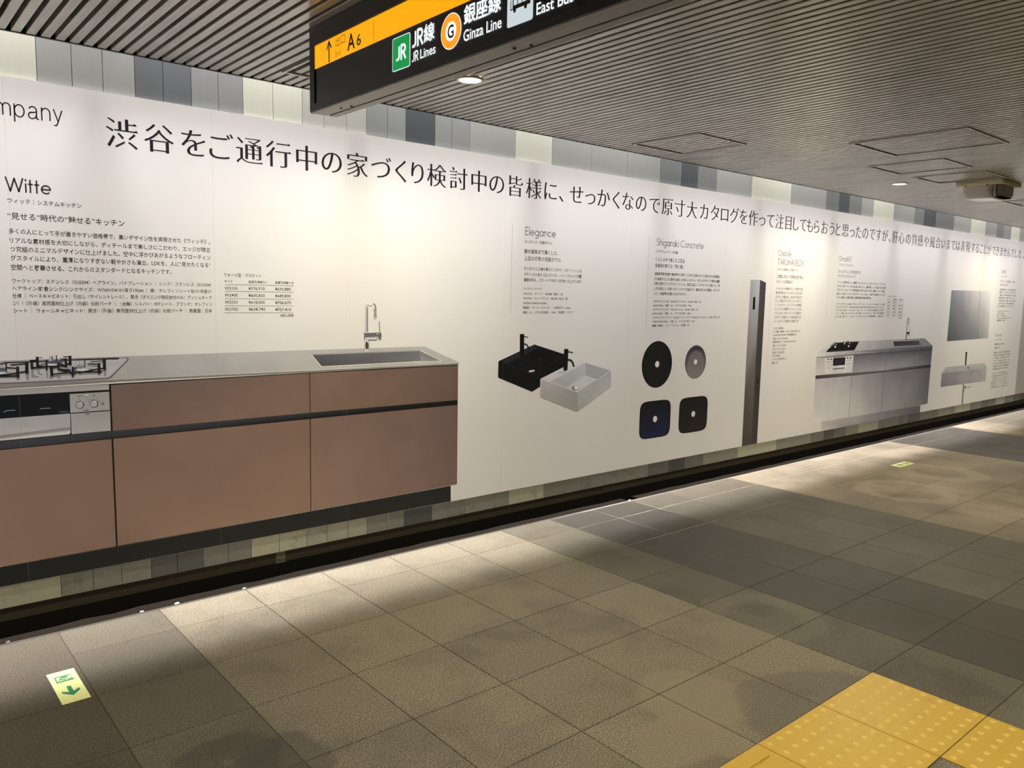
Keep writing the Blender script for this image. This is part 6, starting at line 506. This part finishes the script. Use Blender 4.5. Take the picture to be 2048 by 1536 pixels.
# panelled wall behind the poster
wall = box('wall_north', X_BEG, X_END, 3.80, 3.86, -0.3, 2.9, M['black']); tag(wall, kind='structure')
J = [(-1.6,'l'),(-1.25,'m'),(-0.9,'d'),(-0.6,'l'),(-0.2,'c'),(0.10,'c'),(0.38,'c'),(0.64,'m'),(0.765,'m'),(0.88,'m'),(1.005,'d'),(1.12,'d'),(1.24,'g'),(1.36,'g'),(1.475,'c'),(1.62,'c'),(1.77,'l'),(1.885,'l'),(2.01,'l'),(2.125,'g'),(2.25,'g'),(2.365,'k'),(2.555,'g'),(2.67,'g'),(2.795,'m'),(3.14,'c'),(3.44,'m'),(3.79,'m'),(4.14,'m'),(4.49,'e'),(4.73,'k'),(4.925,'e'),(5.16,'m'),(5.635,'c'),(6.22,'m'),(6.81,'e'),(7.045,'k'),(7.235,'e'),(7.475,'m'),(7.715,'c'),(8.15,'m'),(8.63,'e'),(8.86,'k'),(9.16,'e'),(9.65,'m'),(10.14,'c'),(10.595,'m'),(10.95,'d'),(11.2,'g'),(11.455,'c'),(11.77,'m'),(12.1,'e'),(12.36,'k'),(12.6,'g'),(13.0,'m'),(13.4,'c'),(13.9,'m'),(14.3,'e'),(14.6,'k'),(14.9,'g'),(15.3,'c'),(15.7,'m'),(16.0,'')]
J = [q if q[0] not in (10.95,) else (10.95, 'e') for q in J]
for (xa, t), (xb, _) in zip(J, J[1:]):
    box('wall_panel', xa + 0.0012, xb - 0.0012, WALL_Y, WALL_Y + 0.022, 0.082, 2.72, PM[t], wall)

# cove above the wall: dark housing around the tubes, open towards the wall foot
c = box('ceiling', X_BEG - 2, X_END + 3, Y_BEG, EDGE_Y - 0.012, 2.372, 2.40, M['black']); tag(c, kind='structure')
box('cove_face', X_BEG, X_END, EDGE_Y - 0.012, EDGE_Y - 0.002, CEIL_Z + 0.002, 2.84, M['darkmetal'], c)
box('cove_lid', X_BEG, X_END, EDGE_Y - 0.012, 3.80, 2.80, 2.84, M['white'], c)
box('edge_angle', X_BEG, X_END, EDGE_Y - 0.012, EDGE_Y, CEIL_Z - 0.002, CEIL_Z + 0.010, M['darkmetal'], c)
# slats
HATCH = [(3.735, 4.18, 2.842, 3.29), (4.587, 5.15, 1.75, 2.36), (5.47, 5.91, 2.216, 2.675), (6.15, 6.555, 2.205, 2.66), (8.12, 8.57, 2.55, 2.71), (1.495, 1.60, 3.07, 3.28), (1.60, 1.95, 3.07, 3.28)]
HATCH = HATCH[:5] + [(1.495, 1.945, 2.84, 3.28)]
PITCH = 0.0477; SW = 0.0315; X0 = 0.475
def slat_profile(bm, x0, x1, y0, y1):
    prof = [(x0, CEIL_Z+0.028), (x0, CEIL_Z+0.0015), (x0+0.0015, CEIL_Z), (x1-0.0015, CEIL_Z), (x1, CEIL_Z+0.0015), (x1, CEIL_Z+0.028)]
    a = [bm.verts.new((x, y0, z)) for x, z in prof]; b = [bm.verts.new((x, y1, z)) for x, z in prof]
    for i in range(5): bm.faces.new((a[i], a[i+1], b[i+1], b[i]))
    bm.faces.new(a[::-1]); bm.faces.new(b)
far = bmesh.new()
i0 = int((X_BEG - 0.4 - X0) / PITCH); i1 = int((X_END + 1 - X0) / PITCH)
for i in range(i0, i1):
    xa = X0 + i*PITCH; xb = xa + SW; xm = (xa + xb) / 2
    cuts = sorted((h[2], h[3]) for h in HATCH if h[0] - 0.012 < xm < h[1] + 0.012)
    segs = []; y = Y_BEG
    for a, b in cuts: segs.append((y, a - 0.022)); segs.append((a + 0.008, b - 0.008)) if any(h[0] + 0.012 < xm < h[1] - 0.012 for h in HATCH if h[2] == a) else None; y = b + 0.022
    segs.append((y, EDGE_Y - 0.014))
    near_ = 0.0 < xa < 5.2
    bm = bmesh.new() if near_ else far
    for a, b in segs: slat_profile(bm, xa, xb, a, b)
    if near_: bm_obj('ceiling_slat', bm, M['slat'], c)
tag(bm_obj('distant_ceiling_slats', far, M['slat'], c), kind='stuff')
for xa, xb, ya, yb in HATCH:
    bm = bmesh.new(); f = 0.016; z0, z1 = CEIL_Z - 0.005, CEIL_Z + 0.02
    add_box(bm, xa - f, xb + f, ya - 0.020, ya - 0.004, z0, z1); add_box(bm, xa - f, xb + f, yb + 0.004, yb + 0.020, z0, z1)
    add_box(bm, xa - f, xa - 0.004, ya - 0.004, yb + 0.004, z0, z1); add_box(bm, xb + 0.004, xb + f, ya - 0.004, yb + 0.004, z0, z1)
    bm_obj('access_hatch_frame', bm, M['trimring'], c)
# rear side of the corridor (out of view)
wb = box('wall_south', X_BEG - 2, X_END + 3, Y_BEG - 0.2, Y_BEG, -0.02, 2.6, M['plaster']); tag(wb, kind='structure')

# ================================================================== lights
def cove_lamp(i, x0, x1, watts):
    t = empty('cove_light', ((x0+x1)/2, 3.572, 2.69), 'slim white fluorescent batten hidden in the slot above the wall', 'light', 'battens in the wall slot')
    bm = bmesh.new(); add_box(bm, x0-t.location.x, x1-t.location.x, -0.022, 0.022, 0.024, 0.06); bm_obj('batten_body', bm, M['white'], t)
    bm = bmesh.new(); add_cyl(bm, (0, 0), 0.013, 0.013, x0 + 0.03 - t.location.x, x1 - 0.03 - t.location.x, 12)
    bmesh.ops.rotate(bm, verts=bm.verts[:], cent=(0,0,0), matrix=Matrix.Rotation(PI/2, 3, 'Y')); bm_obj('tube', bm, M['tube'], t, True)
    L = bpy.data.lights.new('cove_glow', 'AREA'); L.shape = 'RECTANGLE'; L.size = x1 - x0 - 0.04; L.size_y = 0.035; L.energy = watts * (x1 - x0); L.color = TUBE_COL; L.spread = math.radians(TUBE_SPREAD)
    L2 = bpy.data.lights.new('cove_floor_fill', 'AREA'); L2.shape = 'RECTANGLE'; L2.size = x1 - x0 - 0.04; L2.size_y = 0.03; L2.energy = FOCUS_W * (x1 - x0) * watts / TUBE_W; L2.color = TUBE_COL; L2.spread = math.radians(30)  # extra narrow light added to brighten the floor strip beside the wall
    o = bpy.data.objects.new('cove_floor_fill', L2); COL.objects.link(o); o.parent = t; o.location = (0, 0, -0.018)
    o = bpy.data.objects.new('cove_glow', L); COL.objects.link(o); o.parent = t; o.location = (0, 0, -0.016)
x = X_BEG; i = 0
while x < X_END - 0.3:
    cove_lamp(i, x + 0.01, min(x + 1.22, X_END) - 0.01, TUBE_W * COVE.get(i, 1.0)); x += 1.22; i += 1

def downlight(x, y, label, watts):
    t = empty('downlight', (x, y, CEIL_Z), label, 'light', 'added unseen downlights' if label.startswith('round recessed downlight out') else None)
    bm = bmesh.new(); n = 36; R0, R1 = 0.060, 0.048
    rings = [(R0, 0.0), (R0, -0.005), (R1 + 0.004, -0.0075), (R1, -0.005), (R1, -0.001)]
    vs = [[bm.verts.new((r*math.cos(2*PI*k/n), r*math.sin(2*PI*k/n), z)) for k in range(n)] for r, z in rings]
    for a, b in zip(vs, vs[1:]):
        for k in range(n): bm.faces.new((a[k], a[(k+1) % n], b[(k+1) % n], b[k]))
    bm_obj('ring', bm, M['trimring'], t, True)
    bm = bmesh.new(); add_cyl(bm, (0, 0), R1, R1, -0.0035, -0.001, n); bm_obj('lens', bm, M['lamp'], t)
    L = bpy.data.lights.new('downlight_beam', 'AREA'); L.shape = 'DISK'; L.size = 0.085; L.energy = watts; L.color = DOWN_COL; L.spread = math.radians(150)
    o = bpy.data.objects.new('downlight_beam', L); COL.objects.link(o); o.parent = t; o.location = (0, 0, -0.009)
downlight(2.127, 2.835, 'bright round downlight beside the hanging direction sign', DOWN_W)
downlight(6.40, 2.893, 'bright round downlight beyond the second ceiling hatch, near the beige fitting', DOWN_W)
for x, y in OTHERS: downlight(x, y, 'round recessed downlight out of the picture, added to light floor and lower wall', DOWN_W if y > 2.5 else REAR_W)

# ================================================================== poster
post = empty('wall_poster', (6.0, POSTER_Y, 1.2), 'full-size printed catalogue poster of kitchens, basins and bowls covering the wall', 'poster')
PZ0, PZ1 = 0.182, 2.212
seams = [-1.55, -0.60, 0.519, 1.318, 1.992, 3.055, 4.183, 5.291, 6.40, 7.50, 8.60, 9.70, 10.85, 12.075, 13.2, 14.3, 15.4, 15.95]
for a, b in zip(seams, seams[1:]):
    o = box('poster_sheet', a, b, POSTER_Y, WALL_Y - 0.0005, PZ0, PZ1, M['paper'] if a < 12.0 else M['paper2']); keep(o, post)
    if a > -1.5:
        keep(mesh_obj('sheet_seam', [(a - 0.0004, POSTER_Y - 0.0010, PZ0 + 0.001), (a + 0.0004, POSTER_Y - 0.0010, PZ0 + 0.001), (a + 0.0004, POSTER_Y - 0.0010, PZ1 - 0.001), (a - 0.0004, POSTER_Y - 0.0010, PZ1 - 0.001)], [(0, 1, 2, 3)], M['seam']), post)
def plane3(y): return lambda x, z: (x, y, z)
BASE = {'printed_kitchen_sink': 12, 'printed_kitchen_faucet': 17, 'printed_gas_cooktop': 12, 'printed_grill_panel': 12, 'printed_white_basin': 16, 'printed_steel_sink': 22, 'printed_steel_faucet': 26, 'printed_steel_cooktop': 22, 'printed_steel_grill': 22}
for name, polys in D['P'].items():
    acc = Acc()
    for k, (pts, cols) in enumerate(polys):
        y = POSTER_Y - 0.00012 - (BASE.get(name, 0) + k) * 0.000009
        pts = [(p[0], max(p[1], PZ0 + 0.0005)) for p in pts]
        area = sum(pts[i-1][0]*pts[i][1] - pts[i][0]*pts[i-1][1] for i in range(len(pts)))
        if area < 0: pts = pts[::-1]; cols = cols[::-1] if len(cols) > 1 else cols
        n = len(pts); b0 = len(acc.v)
        acc.v += [(x, y, z) for x, z in pts]; acc.f.append(tuple(range(b0, b0 + n))); acc.c += [cols[i % len(cols)] for i in range(n)]
    o = mesh_obj(name, acc.v, acc.f, M['print'])
    ca = o.data.color_attributes.new('Col', 'FLOAT_COLOR', 'POINT')
    ca.data.foreach_set('color', [q for cc in acc.c for q in (*cc, 1.0)])
    keep(o, post)
TXT = plane3(POSTER_Y - 0.00015)
def flat_obj(name, acc, mat):
    return keep(mesh_obj(name, acc.v, acc.f, mat), post)
for name, lines in D['B'].items():
    acc = Acc()
    for text, x0, x1, zc, em in lines: text_line(acc, TXT, text, x0, x1, zc, em, offset=0.006 if em > 0.020 else 0.003, res=2)
    tag(flat_obj(name, acc, M['inkgrey']), kind='stuff')
    for hl in D['H'].get(name, []):
        acc = Acc(); mono_text(acc, TXT, hl[0], hl[1], hl[2], hl[3], hl[4], hl[5]); flat_obj('title_lettering', acc, M['inkgrey'])
acc = Acc(); hl = D['H']['company_lettering'][0]; mono_text(acc, TXT, hl[0], hl[1], hl[2], hl[3], hl[4] * 1.0, hl[5], GH, 0.24); flat_obj('company_lettering', acc, M['ink'])
for name, rules in D['RB'].items():
    for x0, z0, x1, z1, w_ in rules:
        if abs(x1 - x0) > abs(z1 - z0): z1 = z0 = (z0 + z1) / 2; q = [(x0, z0-w_/2), (x1, z0-w_/2), (x1, z0+w_/2), (x0, z0+w_/2)]
        else: x0 = x1 = (x0 + x1) / 2; q = [(x0-w_/2, z0), (x0+w_/2, z0), (x0+w_/2, z1), (x0-w_/2, z1)]
        acc = Acc(); acc.add([TXT(*p) for p in q], [(0, 1, 2, 3)]); flat_obj('hairline_rule', acc, M['rule'])
gm = {}; EM = 0.1345
for ch, xc in D['HX']:
    if ch not in gm:
        v, f = outline_text(ch); cx = (min(p[0] for p in v) + max(p[0] for p in v)) / 2
        me = bpy.data.meshes.new('headline_character'); me.from_pydata([((p[0] - cx) * EM, 0, (p[1] - 0.37) * EM) for p in v], [], f); me.update(); me.materials.append(M['ink']); gm[ch] = me
    o = bpy.data.objects.new('headline_character', gm[ch]); o.location = (xc, POSTER_Y - 0.00015, 2.052); COL.objects.link(o); keep(o, post)

# ================================================================== hanging direction sign
SX0, SX1 = 1.321, 1.415; SY0, SY1 = 0.30, 2.706; SZ0, SZ1 = 2.046, CEIL_Z - 0.001
sign = empty('direction_sign', (1.36, 2.7, SZ1), 'black ceiling-hung station direction sign with a yellow exit band, lit from inside', 'sign')
bm = bmesh.new(); add_box(bm, SX0 + 0.004, SX1, SY0, SY1, SZ0 + 0.006, SZ1)
keep(bm_obj('housing', bm, M['signblack']), sign)
bm = bmesh.new(); fr = 0.034; z0, z1 = SZ0, SZ1
add_box(bm, SX0 - 0.004, SX0 + 0.004, SY0, SY1, z0, z0 + 0.022); add_box(bm, SX0 - 0.004, SX0 + 0.004, SY0, SY1, z1 - 0.062, z1)
add_box(bm, SX0 - 0.004, SX0 + 0.004, SY1 - fr, SY1, z0 + 0.022, z1 - 0.062); add_box(bm, SX0 - 0.004, SX0 + 0.004, SY0, SY0 + fr, z0 + 0.022, z1 - 0.062)
keep(bm_obj('face_frame', bm, M['signblack']), sign)
keep(box('face_panel', SX0 + 0.001, SX0 + 0.004, SY0 + fr, SY1 - fr, z0 + 0.022, z1 - 0.062, M['signface']), sign)
keep(box('yellow_band', SX0 - 0.0005, SX0 + 0.001, SY0 + fr, 2.674, 2.187, 2.265, M['sy']), sign)
keep(box('bottom_rail', SX0 - 0.002, SX0 + 0.014, SY0, SY1, SZ0 - 0.006, SZ0, M['alu'], bevel=0.001), sign)
keep(box('bottom_door', SX0 + 0.016, SX0 + 0.060, SY0, SY1 - 0.004, SZ0 - 0.005, SZ0 + 0.006, M['alu'], bevel=0.001), sign)
keep(box('rear_rail', SX0 + 0.066, SX1 + 0.002, SY0, SY1 - 0.012, SZ0 - 0.006, SZ0 + 0.006, M['alu'], bevel=0.001), sign)
for yy in (2.55, 2.50, 1.62, 1.57):
    bm = bmesh.new(); add_cyl(bm, (SX0 + (0.036 if yy in (2.55, 1.62) else 0.05), yy), 0.0045, 0.0045, SZ0 - 0.0075, SZ0 - 0.004, 14); keep(bm_obj('screw', bm, M['black']), sign)
G_ = D['SG']
def sgn(depth): return lambda u, z: (SX0 - depth, -u, z)          # u = -y so that text reads left to right
def spoly(name, pts, mat, depth):
    q = [(SX0 - depth, y, z) for y, z in pts]
    n_ = len(q); ar = sum(q[i-1][1]*q[i][2] - q[i][1]*q[i-1][2] for i in range(n_))
    if ar > 0: q = q[::-1]
    return keep(mesh_obj(name, q, [tuple(range(n_))], mat), sign)
def stext(name, text, key, mat, depth=0.0012, off=0.0, capr=0.74, cjk=False):
    y0, y1, zb, h = G_[key]; acc = Acc(); em = h / capr
    if off > 0:
        v, fc = outline_text(text, -off, -off); a = min(p[0] for p in v); b = max(p[0] for p in v); sx = (y0 - y1) / (b - a); base = zb + (0.10 * em if cjk else 0)
        acc.add([sgn(depth)(-y0 + (p[0] - a) * sx, base + p[1] * em) for p in v], fc)
    else: text_line(acc, sgn(depth), text, -y0, -y1, 0, em, offset=off, base=zb + (0.10 * em if cjk else 0), res=3)
    return keep(mesh_obj(name, acc.v, acc.f, mat), sign)
a = G_['arrow']; acc = Acc(); f = sgn(0.0012)
ax = -(a[0][0] + a[1][0]) / 2; zt, zb = a[0][1], a[1][1]
strip(acc, f, [(ax, zb), (ax, zt - 0.004)], 0.0080); strip(acc, f, [(ax - 0.0165, zt - 0.022), (ax, zt - 0.001)], 0.0072); strip(acc, f, [(ax + 0.0165, zt - 0.022), (ax, zt - 0.001)], 0.0072)
keep(mesh_obj('up_arrow', acc.v, acc.f, M['sk']), sign)
stext('exit_kanji', '出口', '出口', M['sf'], capr=0.86, cjk=True); stext('exit_word', 'Exit', 'Exit', M['sf'], off=-0.008)
stext('exit_letter', 'A', 'A', M['sk'], off=0.022); stext('exit_number', '6', '6', M['sk'], off=0.012)
l0, l1 = G_['line']; acc = Acc(); strip(acc, f, [(-l0[0], l1[1]), (-l0[0], l0[1])], 0.0022); keep(mesh_obj('divider', acc.v, acc.f, M['sk']), sign)
def rr(y0, y1, z0, z1, r, n=6):
    pts = []
    for cy, cz, a0 in ((y1-r, z1-r, 0), (y0+r, z1-r, 90), (y0+r, z0+r, 180), (y1-r, z0+r, 270)):
        for i in range(n+1):
            t = math.radians(a0 + 90*i/n); pts.append((cy + r*math.cos(t), cz + r*math.sin(t)))
    return pts
jq = G_['jr']; jy0, jy1 = (jq[1][0]+jq[2][0])/2, (jq[0][0]+jq[3][0])/2; jz0, jz1 = (jq[2][1]+jq[3][1])/2, (jq[0][1]+jq[1][1])/2
spoly('line_mark_border', rr(jy0, jy1, jz0, jz1, 0.008), M['sw'], 0.0008); spoly('line_mark', rr(jy0+.0022, jy1-.0022, jz0+.0022, jz1-.0022, 0.0065), M['sg'], 0.0011)
def jr(name, y0, y1, zb, cap, w_, depth):
    acc = Acc(); mono_text(acc, sgn(depth), 'JR', -y0, -y1, zb, cap, w_, gap=0.26); keep(mesh_obj(name, acc.v, acc.f, M['sw']), sign)
jr('line_mark_letters', 2.131, 2.080, 2.106, 0.0385, 0.20, 0.0015)
jr('line_name', 2.0430, 1.9900, 2.1265, 0.0420, 0.19, 0.0012); jr('line_name_latin', 2.0440, 2.0130, 2.0855, 0.0260, 0.16, 0.0012)
G_['k'] = [1.9830, 1.9286, 2.1240, 0.0470]; stext('line_name_kanji', '線', 'k', M['sw'], 0.0012, 0.022, 0.90, True)
G_['l'] = [2.0005, 1.9231, 2.0855, 0.0275]; stext('line_name_latin', 'Lines', 'l', M['sw'], 0.0012, 0.012)
cc = G_['circ']; cy = cc[0][0]; cz = cc[0][1]; rad = 0.0480
def disc(r, n=40): return [(cy + r*math.cos(2*PI*i/n), cz + r*math.sin(2*PI*i/n)) for i in range(n)]
spoly('ring_mark_border', disc(rad), M['sw'], 0.0008); spoly('ring_mark', disc(rad*0.95), M['so'], 0.0011); spoly('ring_mark_centre', disc(rad*0.53), M['sw'], 0.0014)
acc = Acc(); v, fc = outline_text('G', -0.02, -0.02); a = min(p[0] for p in v); b = max(p[0] for p in v); acc.add([sgn(0.0018)(-cy - 0.0145 + (p[0]-a) * 0.029 / (b-a), cz - 0.0175 + p[1] * 0.048) for p in v], fc); keep(mesh_obj('ring_mark_letter', acc.v, acc.f, M['sk']), sign)
stext('line_name', '銀座線', '銀座線', M['sw'], 0.0012, 0.022, 0.88, True); stext('line_name_latin', 'Ginza Line', 'Ginza Line', M['sw'], 0.0012, 0.012)
bq = G_['bus']; by1 = (bq[0][0]+bq[3][0])/2; by0 = (bq[1][0]+bq[2][0])/2; bz0 = (bq[2][1]+bq[3][1])/2; bz1 = bz0 + (by1 - by0) * 1.0
spoly('bus_mark', rr(by0, by1, bz0, bz1, 0.007), M['sgrey'], 0.0008)
W_ = by1 - by0; bb = lambda u, v: (by1 - u*W_, bz0 + v*W_)
spoly('bus_mark_body', [bb(.13,.40), bb(.13,.62), bb(.20,.80), bb(.90,.80), bb(.90,.40), bb(.78,.40), bb(.76,.32), bb(.68,.32), bb(.66,.40), bb(.36,.40), bb(.34,.32), bb(.26,.32), bb(.24,.40)], M['sk'], 0.0011)
for u0, u1 in ((.16,.22), (.26,.40), (.43,.57), (.60,.73), (.76,.87)):
    spoly('bus_mark_window', [bb(u0, .50 if u0 > .2 else .43), bb(u0, .72), bb(u1, .72), bb(u1, .50 if u0 > .2 else .43)], M['sgrey'], 0.0014)
stext('bus_stop_latin', 'East Bus', 'East Bus', M['sw'], 0.0012, 0.012)

# ================================================================== small fittings
em = empty('emergency_light', (6.83, 2.405, CEIL_Z), 'beige square plate with a frosted box cover, fixed under the slatted ceiling', 'light fitting')
bm = bmesh.new(); add_box(bm, -0.19, 0.19, -0.165, 0.165, -0.028, -0.001); bmesh.ops.bevel(bm, geom=bm.edges[:], offset=0.003, segments=1, affect='EDGES'); bm_obj('base_plate', bm, M['beige'], em)
def tub(bm, x0, x1, y0, y1, z0, z1, r):
    rings = []
    for k in range(7):
        t = k / 6 * PI / 2; ins = r * (1 - math.cos(t)); z = z0 - (z0 - z1 - 0) * 1 if k == 7 else None
        ins = r * (1 - math.sin(PI/2 - t)); zz = (z1 + r) - r * math.sin(t)
        rings.append([(p[0], p[1], zz) for p in rr(x0 + ins, x1 - ins, y0 + ins, y1 - ins, max(0.012, 0.045 - ins*0.5), 6)])
    rings.insert(0, [(p[0], p[1], z0) for p in rr(x0, x1, y0, y1, 0.045, 6)])
    vs = [[bm.verts.new(p) for p in R_] for R_ in rings]; n = len(vs[0])
    for a, b in zip(vs, vs[1:]):
        for k in range(n): bm.faces.new((a[k], a[(k+1) % n], b[(k+1) % n], b[k]))
    bm.faces.new(vs[-1])
bm = bmesh.new(); tub(bm, -0.150, 0.150, -0.085, 0.140, -0.026, -0.122, 0.035); bm_obj('cover', bm, M['frost'], em, True)
bm = bmesh.new(); tub(bm, -0.147, 0.147, -0.142, -0.070, -0.026, -0.118, 0.033); bm_obj('shaded_end', bm, M['frost_shaded'], em, True)  # end of the same frosted cover, its shaded side painted darker
for sx, sy in ((-0.170, 0.10), (-0.170, -0.05), (0.170, 0.10), (0.170, -0.05)):
    bm = bmesh.new(); add_cyl(bm, (sx, sy), 0.006, 0.006, -0.034, -0.027, 12); bm_obj('screw', bm, M['black'], em)

def sticker(q, label, green):
    bx = sum(p[0] for p in q) / 4; by = sum(p[1] for p in q) / 4
    t = empty('exit_floor_sticker', (bx, by, 0), label, 'sticker')
    bm = bmesh.new(); lo = [bm.verts.new((x-bx, y-by, 0.0002)) for x, y in q]; hi = [bm.verts.new((x-bx, y-by, 0.0018)) for x, y in q]
    ar = sum(q[i-1][0]*q[i][1] - q[i][0]*q[i-1][1] for i in range(4))
    bm.faces.new(hi)
    for i in range(4): bm.faces.new((lo[i], lo[(i+1) % 4], hi[(i+1) % 4], hi[i]))
    bmesh.ops.recalc_face_normals(bm, faces=bm.faces[:]); bm_obj('film', bm, M['glow'], t)
    for nm, pts in green:
        v = [(x-bx, y-by, 0.0021) for x, y in pts]; mesh_obj(nm, v, [tuple(range(len(v)))], M['green'], t)
A = D['ST']['a']; qa = A['quad']
names_ = ('doorway_pictogram', 'arrow', 'running_figure_outline', 'running_figure_leg')
sticker(qa, 'yellow-green floor sticker with exit arrow, large in the near left corner', list(zip(names_, A['g'])))
# the far sticker is the same kind, turned the other way along the wall
qb = D['ST']['b']['quad']; xa, xb = 6.825, 7.095; ya, yb = 2.895, 2.985
def mp(pt):
    u = (pt[1] - 2.891) / (3.158 - 2.891); v = (pt[0] - 0.482) / (0.571 - 0.482)
    return (xa + u * (xb - xa), ya + v * (yb - ya))
sticker([(xa, ya), (xb, ya), (xb, yb), (xa, yb)], 'small yellow-green exit arrow sticker far along the floor, under the steel kitchen print', [(n_, [mp(p) for p in g_]) for n_, g_ in zip(names_, A['g'])])
lab = empty('wall_foot_label', (1.657, 3.789, 0.023), 'small green date label stuck on the dark recess below the wall panels', 'label')
keep(box('label_film', 1.632, 1.682, 3.7882, 3.7898, -0.001, 0.075, M['greenlabel']), lab)
acc = Acc(); text_line(acc, plane3(3.788), '15/11', 1.636, 1.678, 0, 0.022, offset=0.02, base=0.006); keep(mesh_obj('label_writing', acc.v, acc.f, M['black']), lab)
for k, (x, y, s) in enumerate(((0.268, 3.60, 0.014), (0.42, 3.575, 0.008), (0.915, 3.553, 0.008), (1.062, 3.556, 0.013), (1.37, 3.550, 0.010), (4.10, 3.552, 0.014))):
    bm = bmesh.new(); pts = [(math.cos(a_) * s * random.uniform(.6, 1.2), math.sin(a_) * s * 0.6 * random.uniform(.6, 1.2)) for a_ in [j_ * PI / 3.5 for j_ in range(7)]]
    top = [bm.verts.new((px_, py_, 0.004 + random.uniform(0, 0.004))) for px_, py_ in pts]; low = [bm.verts.new((px_, py_, 0.0)) for px_, py_ in pts]
    bm.faces.new(top); bm.faces.new(low[::-1])
    for j_ in range(7): bm.faces.new((low[j_], low[(j_+1) % 7], top[(j_+1) % 7], top[j_]))
    o = bm_obj('paper_scrap', bm, M['scrap']); o.location = (x, y, -0.004 if y < 3.557 else -0.010)
    tag(o, 'tiny crumpled white paper scrap lying in the drain channel at the wall foot', 'litter', 'paper scraps in the drain channel')
